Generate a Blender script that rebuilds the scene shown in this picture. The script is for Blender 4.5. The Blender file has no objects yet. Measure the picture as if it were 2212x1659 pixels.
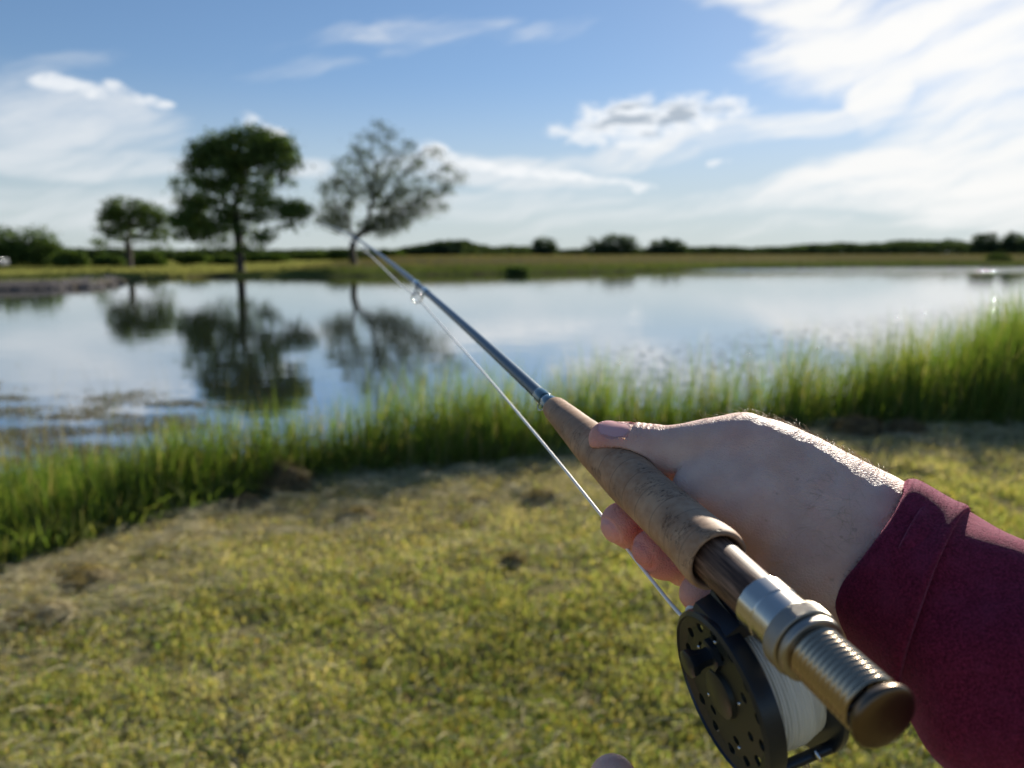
import bpy, bmesh, math, random
import numpy as np
from mathutils import Vector, Matrix
random.seed(7)
RNG = np.random.default_rng(11)
C = bpy.context.scene.collection
scn = bpy.context.scene

# ---------------------------------------------------------------- camera
CAM_H = 1.55
PITCH = math.atan((829.5 - 547.0) / 1671.0)      # looks slightly down over the pond
cam_d = bpy.data.cameras.new('camera'); cam = bpy.data.objects.new('camera', cam_d); C.objects.link(cam)
cam_d.sensor_width = 36.0; cam_d.lens = 36.0 * 1671.0 / 2212.0
cam_d.clip_start = 0.02; cam_d.clip_end = 5000
cam.location = (0, 0, CAM_H); cam.rotation_euler = (math.pi / 2 - PITCH, 0, 0)
cam_d.dof.use_dof = True; cam_d.dof.focus_distance = 0.352; cam_d.dof.aperture_fstop = 8.4
scn.camera = cam

# ---------------------------------------------------------------- light and exposure
SUN_AZ, SUN_EL = math.radians(31), math.radians(22)   # azimuth clockwise from the view direction
sd = bpy.data.lights.new('sun', 'SUN'); sun = bpy.data.objects.new('sun', sd); C.objects.link(sun)
sd.energy = 4.2; sd.angle = math.radians(0.5); sd.color = (1.0, 0.93, 0.80)
sdir = Vector((math.sin(SUN_AZ) * math.cos(SUN_EL), math.cos(SUN_AZ) * math.cos(SUN_EL), math.sin(SUN_EL)))
sun.rotation_euler = sdir.to_track_quat('Z', 'Y').to_euler(); sun.location = (20, 30, 40)
vs = scn.view_settings
vs.view_transform = 'Standard'; vs.look = 'None'; vs.gamma = 1.0; vs.use_curve_mapping = False
vs.exposure = 1.05
scn.cycles.max_bounces = 6; scn.cycles.diffuse_bounces = 3; scn.cycles.glossy_bounces = 3
scn.cycles.transmission_bounces = 4; scn.cycles.transparent_max_bounces = 6
scn.cycles.sample_clamp_indirect = 6.0
scn.cycles.use_denoising = True

CP, SP = math.cos(PITCH), math.sin(PITCH)
def cw(p):                                        # eye frame (right, down, forward) metres -> world
    p = np.asarray(p, float)
    x, y, z = p[..., 0], p[..., 1], p[..., 2]
    return np.stack([x, CP * z - SP * y, CAM_H - SP * z - CP * y], -1)
def ev(x, y, z):                                  # measured photo position + distance -> eye frame
    return np.array([(x - 1106.0) / 1671.0 * z, (y - 829.5) / 1671.0 * z, z])
def ray(x, y):
    yv = (y - 829.5) / 1671.0
    return np.array([(x - 1106.0) / 1671.0, CP - SP * yv, -SP - CP * yv])
def ground(x, y, z=0.0):
    d = ray(x, y); t = (z - CAM_H) / d[2]
    return np.array([d[0] * t, d[1] * t, z])
def azel(x, y):
    d = ray(x, y); d = d / np.linalg.norm(d)
    return math.atan2(d[0], d[1]), math.asin(d[2])

# ---------------------------------------------------------------- node helpers
class X:
    """tiny expression wrapper round shader maths"""
    def __init__(s, nt, sock): s.nt, s.s = nt, sock
    def _m(s, op, *a, clamp=False):
        n = s.nt.nodes.new('ShaderNodeMath'); n.operation = op; n.use_clamp = clamp
        for i, v in enumerate((s,) + a):
            if isinstance(v, X): s.nt.links.new(v.s, n.inputs[i])
            else: n.inputs[i].default_value = v
        return X(s.nt, n.outputs[0])
    def __add__(s, o): return s._m('ADD', o)
    __radd__ = __add__
    def __sub__(s, o): return s._m('SUBTRACT', o)
    def __rsub__(s, o): return (s * -1.0) + o
    def __mul__(s, o): return s._m('MULTIPLY', o)
    __rmul__ = __mul__
    def __truediv__(s, o): return s._m('DIVIDE', o)
    def pw(s, o): return s._m('POWER', o)
    def mx(s, o): return s._m('MAXIMUM', o)
    def mn(s, o): return s._m('MINIMUM', o)
    def step(s, a, b, lo=0.0, hi=1.0):
        n = s.nt.nodes.new('ShaderNodeMapRange'); n.interpolation_type = 'SMOOTHSTEP'
        s.nt.links.new(s.s, n.inputs[0])
        for i, v in zip((1, 2, 3, 4), (a, b, lo, hi)): n.inputs[i].default_value = v
        return X(s.nt, n.outputs[0])
def comb(nt, a, b, c=0.0):
    n = nt.nodes.new('ShaderNodeCombineXYZ')
    for i, v in enumerate((a, b, c)):
        if isinstance(v, X): nt.links.new(v.s, n.inputs[i])
        else: n.inputs[i].default_value = v
    return n.outputs[0]
def noise(nt, vec, scale, detail=5, rough=0.55, dist=0.0):
    n = nt.nodes.new('ShaderNodeTexNoise'); nt.links.new(vec, n.inputs['Vector'])
    n.inputs['Scale'].default_value = scale; n.inputs['Detail'].default_value = detail
    n.inputs['Roughness'].default_value = rough; n.inputs['Distortion'].default_value = dist
    return X(nt, n.outputs[0])
def mix(nt, f, a, b, mode='MIX'):
    n = nt.nodes.new('ShaderNodeMix'); n.data_type = 'RGBA'; n.blend_type = mode
    if isinstance(f, X): nt.links.new(f.s, n.inputs[0])
    else: n.inputs[0].default_value = f
    for i, v in ((6, a), (7, b)):
        if isinstance(v, (tuple, list)): n.inputs[i].default_value = (*v[:3], 1)
        else: nt.links.new(v, n.inputs[i])
    return n.outputs[2]

# ---------------------------------------------------------------- sky
wd = bpy.data.worlds.new('World'); scn.world = wd; wd.use_nodes = True
nt = wd.node_tree; nt.nodes.clear()
out = nt.nodes.new('ShaderNodeOutputWorld'); bg = nt.nodes.new('ShaderNodeBackground')
sky = nt.nodes.new('ShaderNodeTexSky'); sky.sky_type = 'NISHITA'; sky.sun_disc = False
sky.sun_elevation = SUN_EL; sky.sun_rotation = SUN_AZ
sky.air_density = 1.0; sky.dust_density = 0.15; sky.ozone_density = 3.0; sky.altitude = 100
tc = nt.nodes.new('ShaderNodeTexCoord')
sep = nt.nodes.new('ShaderNodeSeparateXYZ'); nt.links.new(tc.outputs['Generated'], sep.inputs[0])
dx, dy, dz = (X(nt, sep.outputs[i]) for i in range(3))
AZ = dx._m('ARCTAN2', dy); EL = dz._m('ARCSINE')
def blob(x, y, rx, ry, ang=0.0):
    a0, e0 = azel(x, y); a1, _ = azel(x + 1, y); _, e1 = azel(x, y - 1)
    sx, sy = 1 / (a1 - a0), 1 / (e1 - e0)         # sky angle -> photo units, around this cloud
    t = math.radians(ang); c, s = math.cos(t), math.sin(t)
    U = (AZ - a0) * sx; V = (EL - e0) * sy
    p = (U * c + V * s) * (1 / rx); q = (V * c - U * s) * (1 / ry)
    return (1.0 - (p * p + q * q)).mx(-1.0)       # 1 at the centre, 0 on the ellipse
cvec = comb(nt, AZ, EL)
warp = nt.nodes.new('ShaderNodeTexNoise'); nt.links.new(cvec, warp.inputs['Vector'])
warp.inputs['Scale'].default_value = 5.0; warp.inputs['Detail'].default_value = 3
wsep = nt.nodes.new('ShaderNodeSeparateXYZ'); nt.links.new(warp.outputs[1], wsep.inputs[0])
WU = (X(nt, wsep.outputs[0]) - 0.5) * 0.16; WV = (X(nt, wsep.outputs[1]) - 0.5) * 0.07
AZ0, EL0 = AZ, EL
AZ = AZ + WU; EL = EL + WV
# thin streaks run from lower left to upper right
cs, sn = math.cos(math.radians(14)), math.sin(math.radians(14))
sv = comb(nt, (AZ * cs + EL * sn) * 2.6, (EL * cs - AZ * sn) * 15.0)
n_str = noise(nt, sv, 1.6, 8, 0.62, 0.4)
n_puf = noise(nt, comb(nt, AZ0 * 13.0, EL0 * 26.0), 1.8, 7, 0.62, 0.3)
def bank(items, nz, amp, lo, hi):
    acc = None
    for it in items:
        st = it[5] if len(it) > 5 else 1.0
        m = blob(*it[:5]).step(-0.8, 0.8) * st
        acc = m if acc is None else acc.mx(m)
    return ((nz - 0.5) * amp + acc).step(lo, hi) * acc.step(0.0, 0.12)
cirrus = bank([(2040, 50, 430, 130, 6), (1740, 5, 260, 65, -8, 1.0), (1900, 180, 75, 130, -38, 1.0), (2140, 250, 300, 120, 12, .95),
               (1550, 302, 420, 34, 7, .85), (2010, 330, 290, 62, 10, 1.0), (2150, 400, 300, 70, 6, .85)],
              n_str, 2.5, 0.14, 1.15)
wisps = bank([(1980, 405, 460, 42, 5, .70), (1450, 445, 420, 30, 8, .66), (1800, 495, 640, 32, 2, .42),
              (1090, 372, 260, 38, -3, .9), (1060, 440, 380, 40, 2, .55), (140, 262, 270, 100, -4, .80), (190, 340, 340, 40, -4, .92),
              (110, 430, 430, 65, -2, .6), (640, 350, 150, 30, -6, .7), (400, 150, 420, 30, 4, .42), (1000, 85, 260, 55, 4, .48), (700, 90, 300, 22, 10, .35)],
             n_str, 2.2, 0.22, 1.20)
cumul = bank([(1400, 262, 190, 50, 3, 1.0), (1270, 285, 90, 26, 0, .9), (95, 178, 58, 15, -6, .80), (168, 192, 55, 15, -8, .70), (238, 198, 66, 15, -10, .85), (320, 214, 44, 13, -8, .78),
              (600, 272, 62, 18, -26, .8), (955, 340, 50, 22, -20, .9), (1180, 372, 170, 14, -4, .9), (1368, 393, 40, 11, 0, .8), (1560, 350, 30, 7, 0, .5), (1030,352,120,14,-5,.8)],
             n_puf, 2.7, 0.28, 1.10)
core = blob(1410, 258, 165, 34, 3).step(0.0, 0.7) * noise(nt, comb(nt, AZ0 * 12.0, EL0 * 34.0), 1.7, 3, 0.5).step(0.44, 0.54)
haze_f = EL0.step(0.22, 0.0) * 0.80
glow = (dx * sdir.x + dy * sdir.y + dz * sdir.z).mx(0.0).pw(7.0)
AZ, EL = AZ0, EL0
sepc = nt.nodes.new('ShaderNodeSeparateColor'); nt.links.new(sky.outputs[0], sepc.inputs[0])
def soft(ch, g, k):                              # bright side of the sky rolled off
    v = X(nt, sepc.outputs[ch]) * g; return v / (v * k + 1.0)
cc = nt.nodes.new('ShaderNodeCombineColor')
for ch, (g, k) in enumerate(((0.61, .09), (0.68, .075), (0.76, .050))): nt.links.new(soft(ch, g, k).s, cc.inputs[ch])
col = mix(nt, haze_f, cc.outputs[0], (3.5, 3.95, 4.1))
white = mix(nt, glow, (4.9, 5.1, 5.3), (6.3, 6.2, 6.0))
col = mix(nt, wisps * 0.80, col, white)
col = mix(nt, cirrus * 0.95, col, white)
col = mix(nt, cumul * 0.82, col, mix(nt, 0.55, white, (6.2, 6.3, 6.4)))
col = mix(nt, core * 0.85, col, (2.3, 2.75, 3.3))
nt.links.new(col, bg.inputs[0]); bg.inputs[1].default_value = 0.08
nt.links.new(bg.outputs[0], out.inputs[0])

# ---------------------------------------------------------------- materials
def newmat(name, base=(0.5, 0.5, 0.5), rough=0.6, metal=0.0, attr=None, **kw):
    m = bpy.data.materials.new(name); m.use_nodes = True
    b = m.node_tree.nodes['Principled BSDF']
    b.inputs['Base Color'].default_value = (*base, 1); b.inputs['Roughness'].default_value = rough
    b.inputs['Metallic'].default_value = metal
    for k, v in kw.items(): b.inputs[k.replace('_', ' ')].default_value = v
    if attr:
        a = m.node_tree.nodes.new('ShaderNodeAttribute'); a.attribute_name = attr
        m.node_tree.links.new(a.outputs[0], b.inputs['Base Color'])
    return m
def bump(m, height, strength=0.3, dist=0.001):
    nt = m.node_tree; n = nt.nodes.new('ShaderNodeBump')
    n.inputs['Strength'].default_value = strength; n.inputs['Distance'].default_value = dist
    nt.links.new(height.s if isinstance(height, X) else height, n.inputs['Height'])
    nt.links.new(n.outputs[0], nt.nodes['Principled BSDF'].inputs['Normal'])
def objco(m):
    n = m.node_tree.nodes.new('ShaderNodeTexCoord'); return n.outputs['Object']
def leafmat(name, trans=0.45, rough=0.55):
    """foliage: colour per blade from the mesh, light passes through"""
    m = bpy.data.materials.new(name); m.use_nodes = True; nt = m.node_tree; nt.nodes.clear()
    o = nt.nodes.new('ShaderNodeOutputMaterial'); d = nt.nodes.new('ShaderNodeBsdfDiffuse')
    t = nt.nodes.new('ShaderNodeBsdfTranslucent'); g = nt.nodes.new('ShaderNodeBsdfGlossy')
    a = nt.nodes.new('ShaderNodeAttribute'); a.attribute_name = 'col'
    m1 = nt.nodes.new('ShaderNodeMixShader'); m2 = nt.nodes.new('ShaderNodeMixShader')
    g.inputs['Roughness'].default_value = rough; g.inputs['Color'].default_value = (0.6, 0.6, 0.5, 1)
    tcol = mix(nt, 1.0, a.outputs[0], (1.25, 1.2, 0.55), 'MULTIPLY')
    nt.links.new(a.outputs[0], d.inputs[0]); nt.links.new(tcol, t.inputs[0])
    m1.inputs[0].default_value = trans; nt.links.new(d.outputs[0], m1.inputs[1]); nt.links.new(t.outputs[0], m1.inputs[2])
    m2.inputs[0].default_value = 0.015; nt.links.new(m1.outputs[0], m2.inputs[1]); nt.links.new(g.outputs[0], m2.inputs[2])
    nt.links.new(m2.outputs[0], o.inputs[0])
    return m
M_GRASS = leafmat('grass_blades', 0.5); M_LEAF = leafmat('tree_leaves', 0.30)
M_HAY = leafmat('dry_straw', 0.25, 0.6)

# ---------------------------------------------------------------- objects
def tag(o, label=None, cat=None, group=None, kind=None):
    if label: o['label'] = label
    if cat: o['category'] = cat
    if group: o['group'] = group
    if kind: o['kind'] = kind
    return o
def empty(name, loc=(0, 0, 0), rz=0.0):
    o = bpy.data.objects.new(name, None); C.objects.link(o); o.location = loc; o.rotation_euler = (0, 0, rz)
    o.empty_display_size = 0.05
    return o
def mesh_np(name, verts, faces, mat, parent=None, col=None, smooth=False, uniform=None):
    """faces: list of index arrays (n,k)"""
    me = bpy.data.meshes.new(name)
    verts = np.asarray(verts, np.float32); faces = [np.asarray(f, np.int32) for f in faces if len(f)]
    me.vertices.add(len(verts)); me.vertices.foreach_set('co', verts.ravel())
    nl = sum(f.size for f in faces); npoly = sum(len(f) for f in faces)
    me.loops.add(nl); me.polygons.add(npoly)
    me.loops.foreach_set('vertex_index', np.concatenate([f.ravel() for f in faces]))
    tot = np.concatenate([np.full(len(f), f.shape[1], np.int32) for f in faces])
    st = np.concatenate([[0], np.cumsum(tot)[:-1]]).astype(np.int32)
    me.polygons.foreach_set('loop_start', st); me.polygons.foreach_set('loop_total', tot)
    if smooth: me.polygons.foreach_set('use_smooth', np.ones(npoly, bool))
    if col is not None:
        a = me.color_attributes.new('col', 'FLOAT_COLOR', 'POINT')
        c = np.ones((len(verts), 4), np.float32); c[:, :3] = col; a.data.foreach_set('color', c.ravel())
    me.update(calc_edges=True)
    if mat: me.materials.append(mat)
    o = bpy.data.objects.new(name, me); C.objects.link(o)
    if parent is not None: o.parent = parent
    return o
def blades(name, P, H, W, lean, col, mat, bend=0.35, parent=None, tipcol=None):
    """grass blades: P (n,3) roots, H heights, W widths, lean (n,2) sideways offset of the tip as fraction of H"""
    n = len(P); a = RNG.uniform(0, 2 * np.pi, n)
    s = np.stack([np.cos(a), np.sin(a), 0 * a], 1) * (W * 0.5)[:, None]
    L = np.concatenate([lean * H[:, None], np.zeros((n, 1))], 1)
    up = np.zeros((n, 3)); up[:, 2] = H
    mid = P + up * 0.55 + L * bend
    tip = P + up + L
    tip[:, 2] -= 0.35 * H * np.clip(np.linalg.norm(lean, axis=1), 0, 1.2)
    V = np.stack([P - s, P + s, mid + s * 0.8, mid - s * 0.8, tip], 1).reshape(-1, 3)
    b = (np.arange(n) * 5)[:, None]
    cc = np.repeat(col[:, None, :], 5, 1)
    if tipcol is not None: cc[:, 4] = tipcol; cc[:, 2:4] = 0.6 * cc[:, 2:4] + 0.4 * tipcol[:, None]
    return mesh_np(name, V, [b + np.array([[0, 1, 2, 3]]), b + np.array([[3, 2, 4]])], mat, parent, cc.reshape(-1, 3))
def vnoise(x, y, s, seed=0):
    """smooth value noise, -1..1"""
    r = np.random.default_rng(seed); T = r.uniform(-1, 1, (64, 64))
    x = np.asarray(x) / s; y = np.asarray(y) / s
    xi = np.floor(x).astype(int); yi = np.floor(y).astype(int); fx = x - xi; fy = y - yi
    fx = fx * fx * (3 - 2 * fx); fy = fy * fy * (3 - 2 * fy)
    g = lambda i, j: T[i % 64, j % 64]
    return (g(xi, yi) * (1 - fx) + g(xi + 1, yi) * fx) * (1 - fy) + (g(xi, yi + 1) * (1 - fx) + g(xi + 1, yi + 1) * fx) * fy
def fbm(x, y, s, seed=0, o=3):
    return sum(vnoise(x, y, s / 2 ** i, seed + i) * 0.5 ** i for i in range(o)) / (2 - 0.5 ** (o - 1))

# ---------------------------------------------------------------- ground and pond
WZ = -0.45
g2 = lambda x, y, z=0.0: tuple(ground(x, y, z)[:2])
POND = [(-60, 42), (-32, 22), (-14, 8.2), (-6.5, 4.7), (-3.4, 5.0), (-1.5, 5.8), (0, 6.5), (1.5, 6.9), (3.2, 7.5), (5.0, 8.8), (7.6, 11.2), (10.5, 14.4),
        (15, 19.5), (24, 29), (42, 48), (75, 76), (120, 100)]
FAR = [(2600, 576), (2212, 576), (1900, 577), (1560, 580), (1400, 586), (1250, 589), (1100, 592), (950, 594), (800, 597), (600, 598), (420, 599), (300, 604),
       (262, 612), (215, 620), (90, 625), (-60, 628), (-350, 634), (-900, 640)]
POND = np.array(POND + [g2(x, y, WZ) for x, y in FAR])
FRONT = np.array([g2(*p) for p in [(-900, 1480), (-300, 1300), (60, 1215), (330, 1135), (560, 1075), (700, 1035), (1000, 1012), (1250, 985), (1500, 950), (1750, 928), (2212, 925), (3000, 925)]])
def sdist(px, py, poly):
    px = np.asarray(px, float); py = np.asarray(py, float)
    d = np.full(px.shape, 1e18); inside = np.zeros(px.shape, bool)
    n = len(poly)
    for i in range(n):
        a, b = poly[i], poly[(i + 1) % n]; e = b - a
        wx, wy = px - a[0], py - a[1]
        t = np.clip((wx * e[0] + wy * e[1]) / (e @ e), 0, 1)
        d = np.minimum(d, (wx - e[0] * t) ** 2 + (wy - e[1] * t) ** 2)
        c = ((a[1] <= py) != (b[1] <= py)) & (px < a[0] + e[0] * (py - a[1]) / (e[1] if e[1] else 1e-9))
        inside ^= c
    d = np.sqrt(d); return np.where(inside, -d, d)      # negative inside the pond
sst = lambda x, a, b: (lambda t: t * t * (3 - 2 * t))(np.clip((x - a) / (b - a), 0, 1))
def height(x, y):
    s = sdist(x, y, POND)
    spit = sst(-x - 8, 0, 6) * sst(y, 25, 35) * sst(y, 62, 54)
    w = 0.6 + 1.6 * sst(y, 20, 45) * (1 - spit)
    land = WZ + (0 - WZ) * np.sqrt(np.clip(s / w, 0, 1))
    water = WZ - np.clip(-s * 0.35, 0, 0.9)
    h = np.where(s > 0, land, water)
    far = sst(y, 40, 55) * sst(x, -27, -12)
    h += np.clip(s - 2, 0, 12) * 0.092 * far
    h += 0.030 * fbm(x, y, 0.42, 7) * sst(s, 0.5, 1.5) * sst(y, 14, 9)
    h += 0.03 * fbm(x, y, 1.7, 3) * sst(s, 0, 1) * (1 + 2 * sst(y, 40, 60))
    return h
nr, na = 300, 420
rr = 0.4 * (1500 / 0.4) ** (np.linspace(0, 1, nr))
aa = np.concatenate([np.linspace(-0.85, 0.85, na - 60), np.linspace(0.85, 2 * np.pi - 0.85, 62)[1:-1]])
R_, A_ = np.meshgrid(rr, aa, indexing='ij')
gx, gy = R_ * np.sin(A_), R_ * np.cos(A_)
gz = height(gx, gy)
V = np.stack([gx, gy, gz], -1).reshape(-1, 3); V = np.concatenate([V, [[0, 0, 0]]])
i, j = np.meshgrid(np.arange(nr - 1), np.arange(na), indexing='ij'); j2 = (j + 1) % na
F = np.stack([i * na + j, i * na + j2, (i + 1) * na + j2, (i + 1) * na + j], -1).reshape(-1, 4)[:, ::-1]
T = np.stack([np.arange(na), (np.arange(na) + 1) % na, np.full(na, nr * na)], 1)
# what the soil carries where
def sdf_line(px, py):                                   # signed: >0 on the lawn side of the uncut margin
    x = FRONT[:, 0]; o = np.argsort(x)
    yl = np.interp(px, x[o], FRONT[o, 1]); return yl - py
def groundcol(x, y):
    s = sdist(x, y, POND)
    n1, n2 = fbm(x, y, 0.9, 21), fbm(x, y, 14, 31)
    near = np.array([0.19, 0.165, 0.075]); mud = np.array([0.06, 0.05, 0.035])
    tan = np.array([0.115, 0.102, 0.052]); grn = np.array([0.085, 0.105, 0.03])
    c = near[None] * (1 + 0.35 * n1[:, None])
    fm = sst(y, 25, 45)[:, None]
    left = sst(-x, 14, 26)[:, None]
    t = sst(s + 2.5 * n2, 2.5, 8)[:, None]
    farc = (grn * (1 - t) + tan * t) * (1 + 0.30 * n2[:, None])
    farc = farc * (1 - left) + (np.array([0.20, 0.20, 0.05]) * (1 + .25 * n2[:, None])) * left
    c = c * (1 - fm) + farc * fm
    stony = left * fm * (sst(s, 3.2, 1.6) * sst(y, 60, 52))[:, None]
    c = c * (1 - stony) + np.array([0.13, 0.12, 0.12]) * stony
    m = sst(s, 0.35, 0.05)[:, None]
    return c * (1 - m) + mud * m
gc = groundcol(V[:, 0], V[:, 1])
M_GND = newmat('soil', rough=0.95, attr='col'); M_GND.node_tree.nodes['Principled BSDF'].inputs['Specular IOR Level'].default_value = 0.0
bump(M_GND, noise(M_GND.node_tree, objco(M_GND), 18, 6, 0.6), 0.8, 0.03)
g = mesh_np('ground', V, [F, T[:, ::-1]], M_GND, col=gc, smooth=True); tag(g, kind='structure')

# water sheet
M_WAT = newmat('pond_water', (0.03, 0.036, 0.03), 0.012, 0.0, IOR=1.95)
nt = M_WAT.node_tree; oc = objco(M_WAT); sp = nt.nodes.new('ShaderNodeSeparateXYZ'); nt.links.new(oc, sp.inputs[0])
wx, wy = X(nt, sp.outputs[0]), X(nt, sp.outputs[1])
r1 = noise(nt, comb(nt, wx * 0.45, wy * 0.9), 1.6, 3, 0.5); r2 = noise(nt, comb(nt, wx * 2.0, wy * 2.4), 1.9, 3, 0.6)
# a breeze ruffles the water along the right hand shore and a strip under the far bank
ra = (wx * 0.9 + 12.5 - wy + (r1 - 0.5) * 5.0); streak = noise(nt, comb(nt, wx * 0.25, wy * 1.4), 1.0, 4, 0.6); spk = noise(nt, comb(nt, wx * 4.0, wy * 5.0), 1.0, 2, 0.5); ruffle = (spk + (ra * 0.015).mn(0.03) + (streak - 0.5) * 0.20).step(0.585, 0.655) * ra.step(-3.0, 1.0) * wx.step(0.5, 3.0) * wy.step(42, 30)
strip = (wx * 1.0 + wy * 0.0).step(16, 30) * (wy + (r1 - .5) * 6.0).step(80, 86)
calm = 0.012
hgt = r1 * 0.006 + r2 * (ruffle * 0.07 + strip * 0.03 + 0.0008)
n = nt.nodes.new('ShaderNodeBump'); n.inputs['Strength'].default_value = 1.0; n.inputs['Distance'].default_value = 1.0
nt.links.new(hgt.s, n.inputs['Height']); nt.links.new(n.outputs[0], nt.nodes['Principled BSDF'].inputs['Normal'])
gl = nt.nodes.new('ShaderNodeBsdfGlossy'); gl.inputs['Roughness'].default_value = 0.012; gl.inputs['Color'].default_value = (0.93, 0.95, 0.97, 1); nt.links.new(n.outputs[0], gl.inputs['Normal'])
ms = nt.nodes.new('ShaderNodeMixShader'); ms.inputs[0].default_value = 0.5; nt.links.new(nt.nodes['Principled BSDF'].outputs[0], ms.inputs[1]); nt.links.new(gl.outputs[0], ms.inputs[2])
nt.links.new(ms.outputs[0], nt.nodes['Material Output'].inputs['Surface'])
V = np.array([(-160, 3, WZ), (200, 3, WZ), (200, 140, WZ), (-160, 140, WZ)], float)
w = mesh_np('water', V, [np.array([[0, 1, 2, 3]])], M_WAT); tag(w, kind='structure')

# ---------------------------------------------------------------- lawn, straw, reeds
def mixcol(pal, n, w=None, jit=0.18):
    pal = np.array(pal); k = RNG.choice(len(pal), n, p=w)
    return pal[k] * (1 + RNG.normal(0, jit, (n, 1))).clip(0.4, 1.7)
def scatter(n, ymin=1.7, ymax=9.0):
    """points spread evenly in depth-scaled fashion over the wedge in front of the viewer"""
    t = RNG.uniform(0, 1, n); y = ymin * (ymax / ymin) ** t
    x = RNG.uniform(-0.80, 0.80, n) * y
    return x, y
N = 330000
x, y = scatter(N, 1.55, 9.5)
sl = sdf_line(x, y)
keep = sl > -0.25; x, y, sl = x[keep], y[keep], sl[keep]
cl = fbm(x, y, 0.28, 41); cl2 = fbm(x, y, 0.9, 51); cl3 = fbm(x, y, 0.12, 45, 2)
keep = RNG.uniform(0, 1, len(x)) < (0.55 + 0.9 * cl + 0.6 * cl3 + 0.2); x, y, sl, cl, cl2, cl3 = (v[keep] for v in (x, y, sl, cl, cl2, cl3))
n = len(x)
dry = np.clip(sst(sl + 0.8 * cl2, 2.1, 0.7) * 0.85 + 0.40 * sst(cl2 + .5 * cl, 0.0, 0.45) , 0, 1)[:, None]
green = mixcol([(0.33, 0.35, 0.12), (0.23, 0.29, 0.10), (0.45, 0.42, 0.18), (0.45, 0.39, 0.24)], n, [.4, .25, .2, .15])
yel = mixcol([(0.42, 0.34, 0.07), (0.30, 0.22, 0.08)], n)
isy = ((RNG.uniform(0, 1, n) < 0.12) & (cl3 > 0.0))[:, None]
strw = mixcol([(0.68, 0.60, 0.39), (0.54, 0.46, 0.28), (0.34, 0.28, 0.16)], n, [.4, .35, .25])
isd = (RNG.uniform(0, 1, (n, 1)) < dry * 0.75)
col = np.where(isd, strw, np.where(isy, yel, green)) * (1 + 0.34 * cl2[:, None] + 0.22 * fbm(x, y, 2.6, 57)[:, None])
H = RNG.uniform(0.025, 0.06, n) * (1 + 0.6 * cl) * (1 + 0.4 * (y / 6 - .4)); W = RNG.uniform(0.003, 0.0075, n) * (0.8 + y / 7)
P = np.stack([x, y, height(x, y) - 0.004], 1)
lean = RNG.normal(0, 0.45, (n, 2)) + np.where(isd, RNG.normal(0, 0.9, (n, 2)), 0)
tag(blades('lawn_grass', P, H, W, lean, col, M_GRASS), 'mown yellow green lawn grass running from the bottom edge to the tall margin', 'grass', kind='stuff')

# low broad-leaved weeds in the lawn: little leaf discs
N = 30000
x, y = scatter(N, 1.6, 5.6); sl = sdf_line(x, y)
cl = fbm(x, y, 0.22, 61); keep = (sl > 0.5) & (cl > 0.02); x, y, cl = x[keep], y[keep], cl[keep]; n = len(x)
r = RNG.uniform(0.003, 0.009, n); nx, ny = RNG.normal(0, 0.55, n), RNG.normal(0, 0.55, n)
cz = height(x, y) + RNG.uniform(0.012, 0.055, n)
t1 = np.stack([np.ones(n), np.zeros(n), -nx], 1); t2 = np.stack([np.zeros(n), np.ones(n), -ny], 1)
ang = np.arange(5) * 2 * np.pi / 5
Vv = np.stack([x, y, cz], 1)[:, None] + r[:, None, None] * (np.cos(ang)[None, :, None] * t1[:, None] + 0.8 * np.sin(ang)[None, :, None] * t2[:, None])
col = mixcol([(0.20, 0.26, 0.04), (0.13, 0.20, 0.04), (0.40, 0.33, 0.06), (0.45, 0.30, 0.12)], n, [.45, .35, .13, .07])
tag(mesh_np('lawn_weeds', Vv.reshape(-1, 3), [(np.arange(n) * 5)[:, None] + np.arange(5)[None]], M_GRASS, col=np.repeat(col, 5, 0)),
    'low broad leaved weeds and yellowing clover mixed into the near lawn', 'weeds', kind='stuff')

# cut straw lying along the margin
N = 150000
x, y = scatter(N, 1.8, 9.0); sl = sdf_line(x, y); cl = fbm(x, y, 0.55, 71); cl5 = fbm(x, y, 0.18, 75, 2)
keep = (sl > -0.1) & (RNG.uniform(0, 1, N) < sst(sl + 1.0 * cl, 2.1, 0.5) * (0.5 + 0.8 * cl5 + .2) + 0.05); x, y, sl, cl5 = x[keep], y[keep], sl[keep], cl5[keep]; n = len(x)
L = RNG.uniform(0.04, 0.13, n); a = RNG.normal(0.15, 0.7, n); z = height(x, y) + 0.018 + np.abs(RNG.normal(0, 0.018, n)) + 0.08 * np.clip(cl5 + cl[keep] * 0.5, 0, 1) * sst(sl, 2.0, 0.8)
d = np.stack([np.cos(a), np.sin(a), RNG.normal(0, 0.22, n)], 1); s = np.stack([-np.sin(a), np.cos(a), 0.4 * np.ones(n)], 1)
wv = RNG.uniform(0.0015, 0.0032, n)[:, None]; c0 = np.stack([x, y, z], 1)
Vv = np.stack([c0 - d * L[:, None] / 2 - s * wv / 2, c0 - d * L[:, None] / 2 + s * wv / 2, c0 + [0, 0, .012] + s * wv / 2, c0 + [0, 0, .012] - s * wv / 2,
               c0 + d * L[:, None] / 2 + s * wv / 2, c0 + d * L[:, None] / 2 - s * wv / 2], 1)
b = (np.arange(n) * 6)[:, None]
col = mixcol([(0.66, 0.58, 0.38), (0.52, 0.44, 0.26), (0.34, 0.28, 0.16), (0.36, 0.35, 0.15)], n, [.35, .3, .2, .15])
tag(mesh_np('cut_straw', Vv.reshape(-1, 3), [b + np.array([[0, 1, 2, 3]]), b + np.array([[3, 2, 4, 5]])], M_HAY, col=np.repeat(col, 6, 0)),
    'dry mown straw scattered along the foot of the tall grass', 'straw', kind='stuff')

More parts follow.
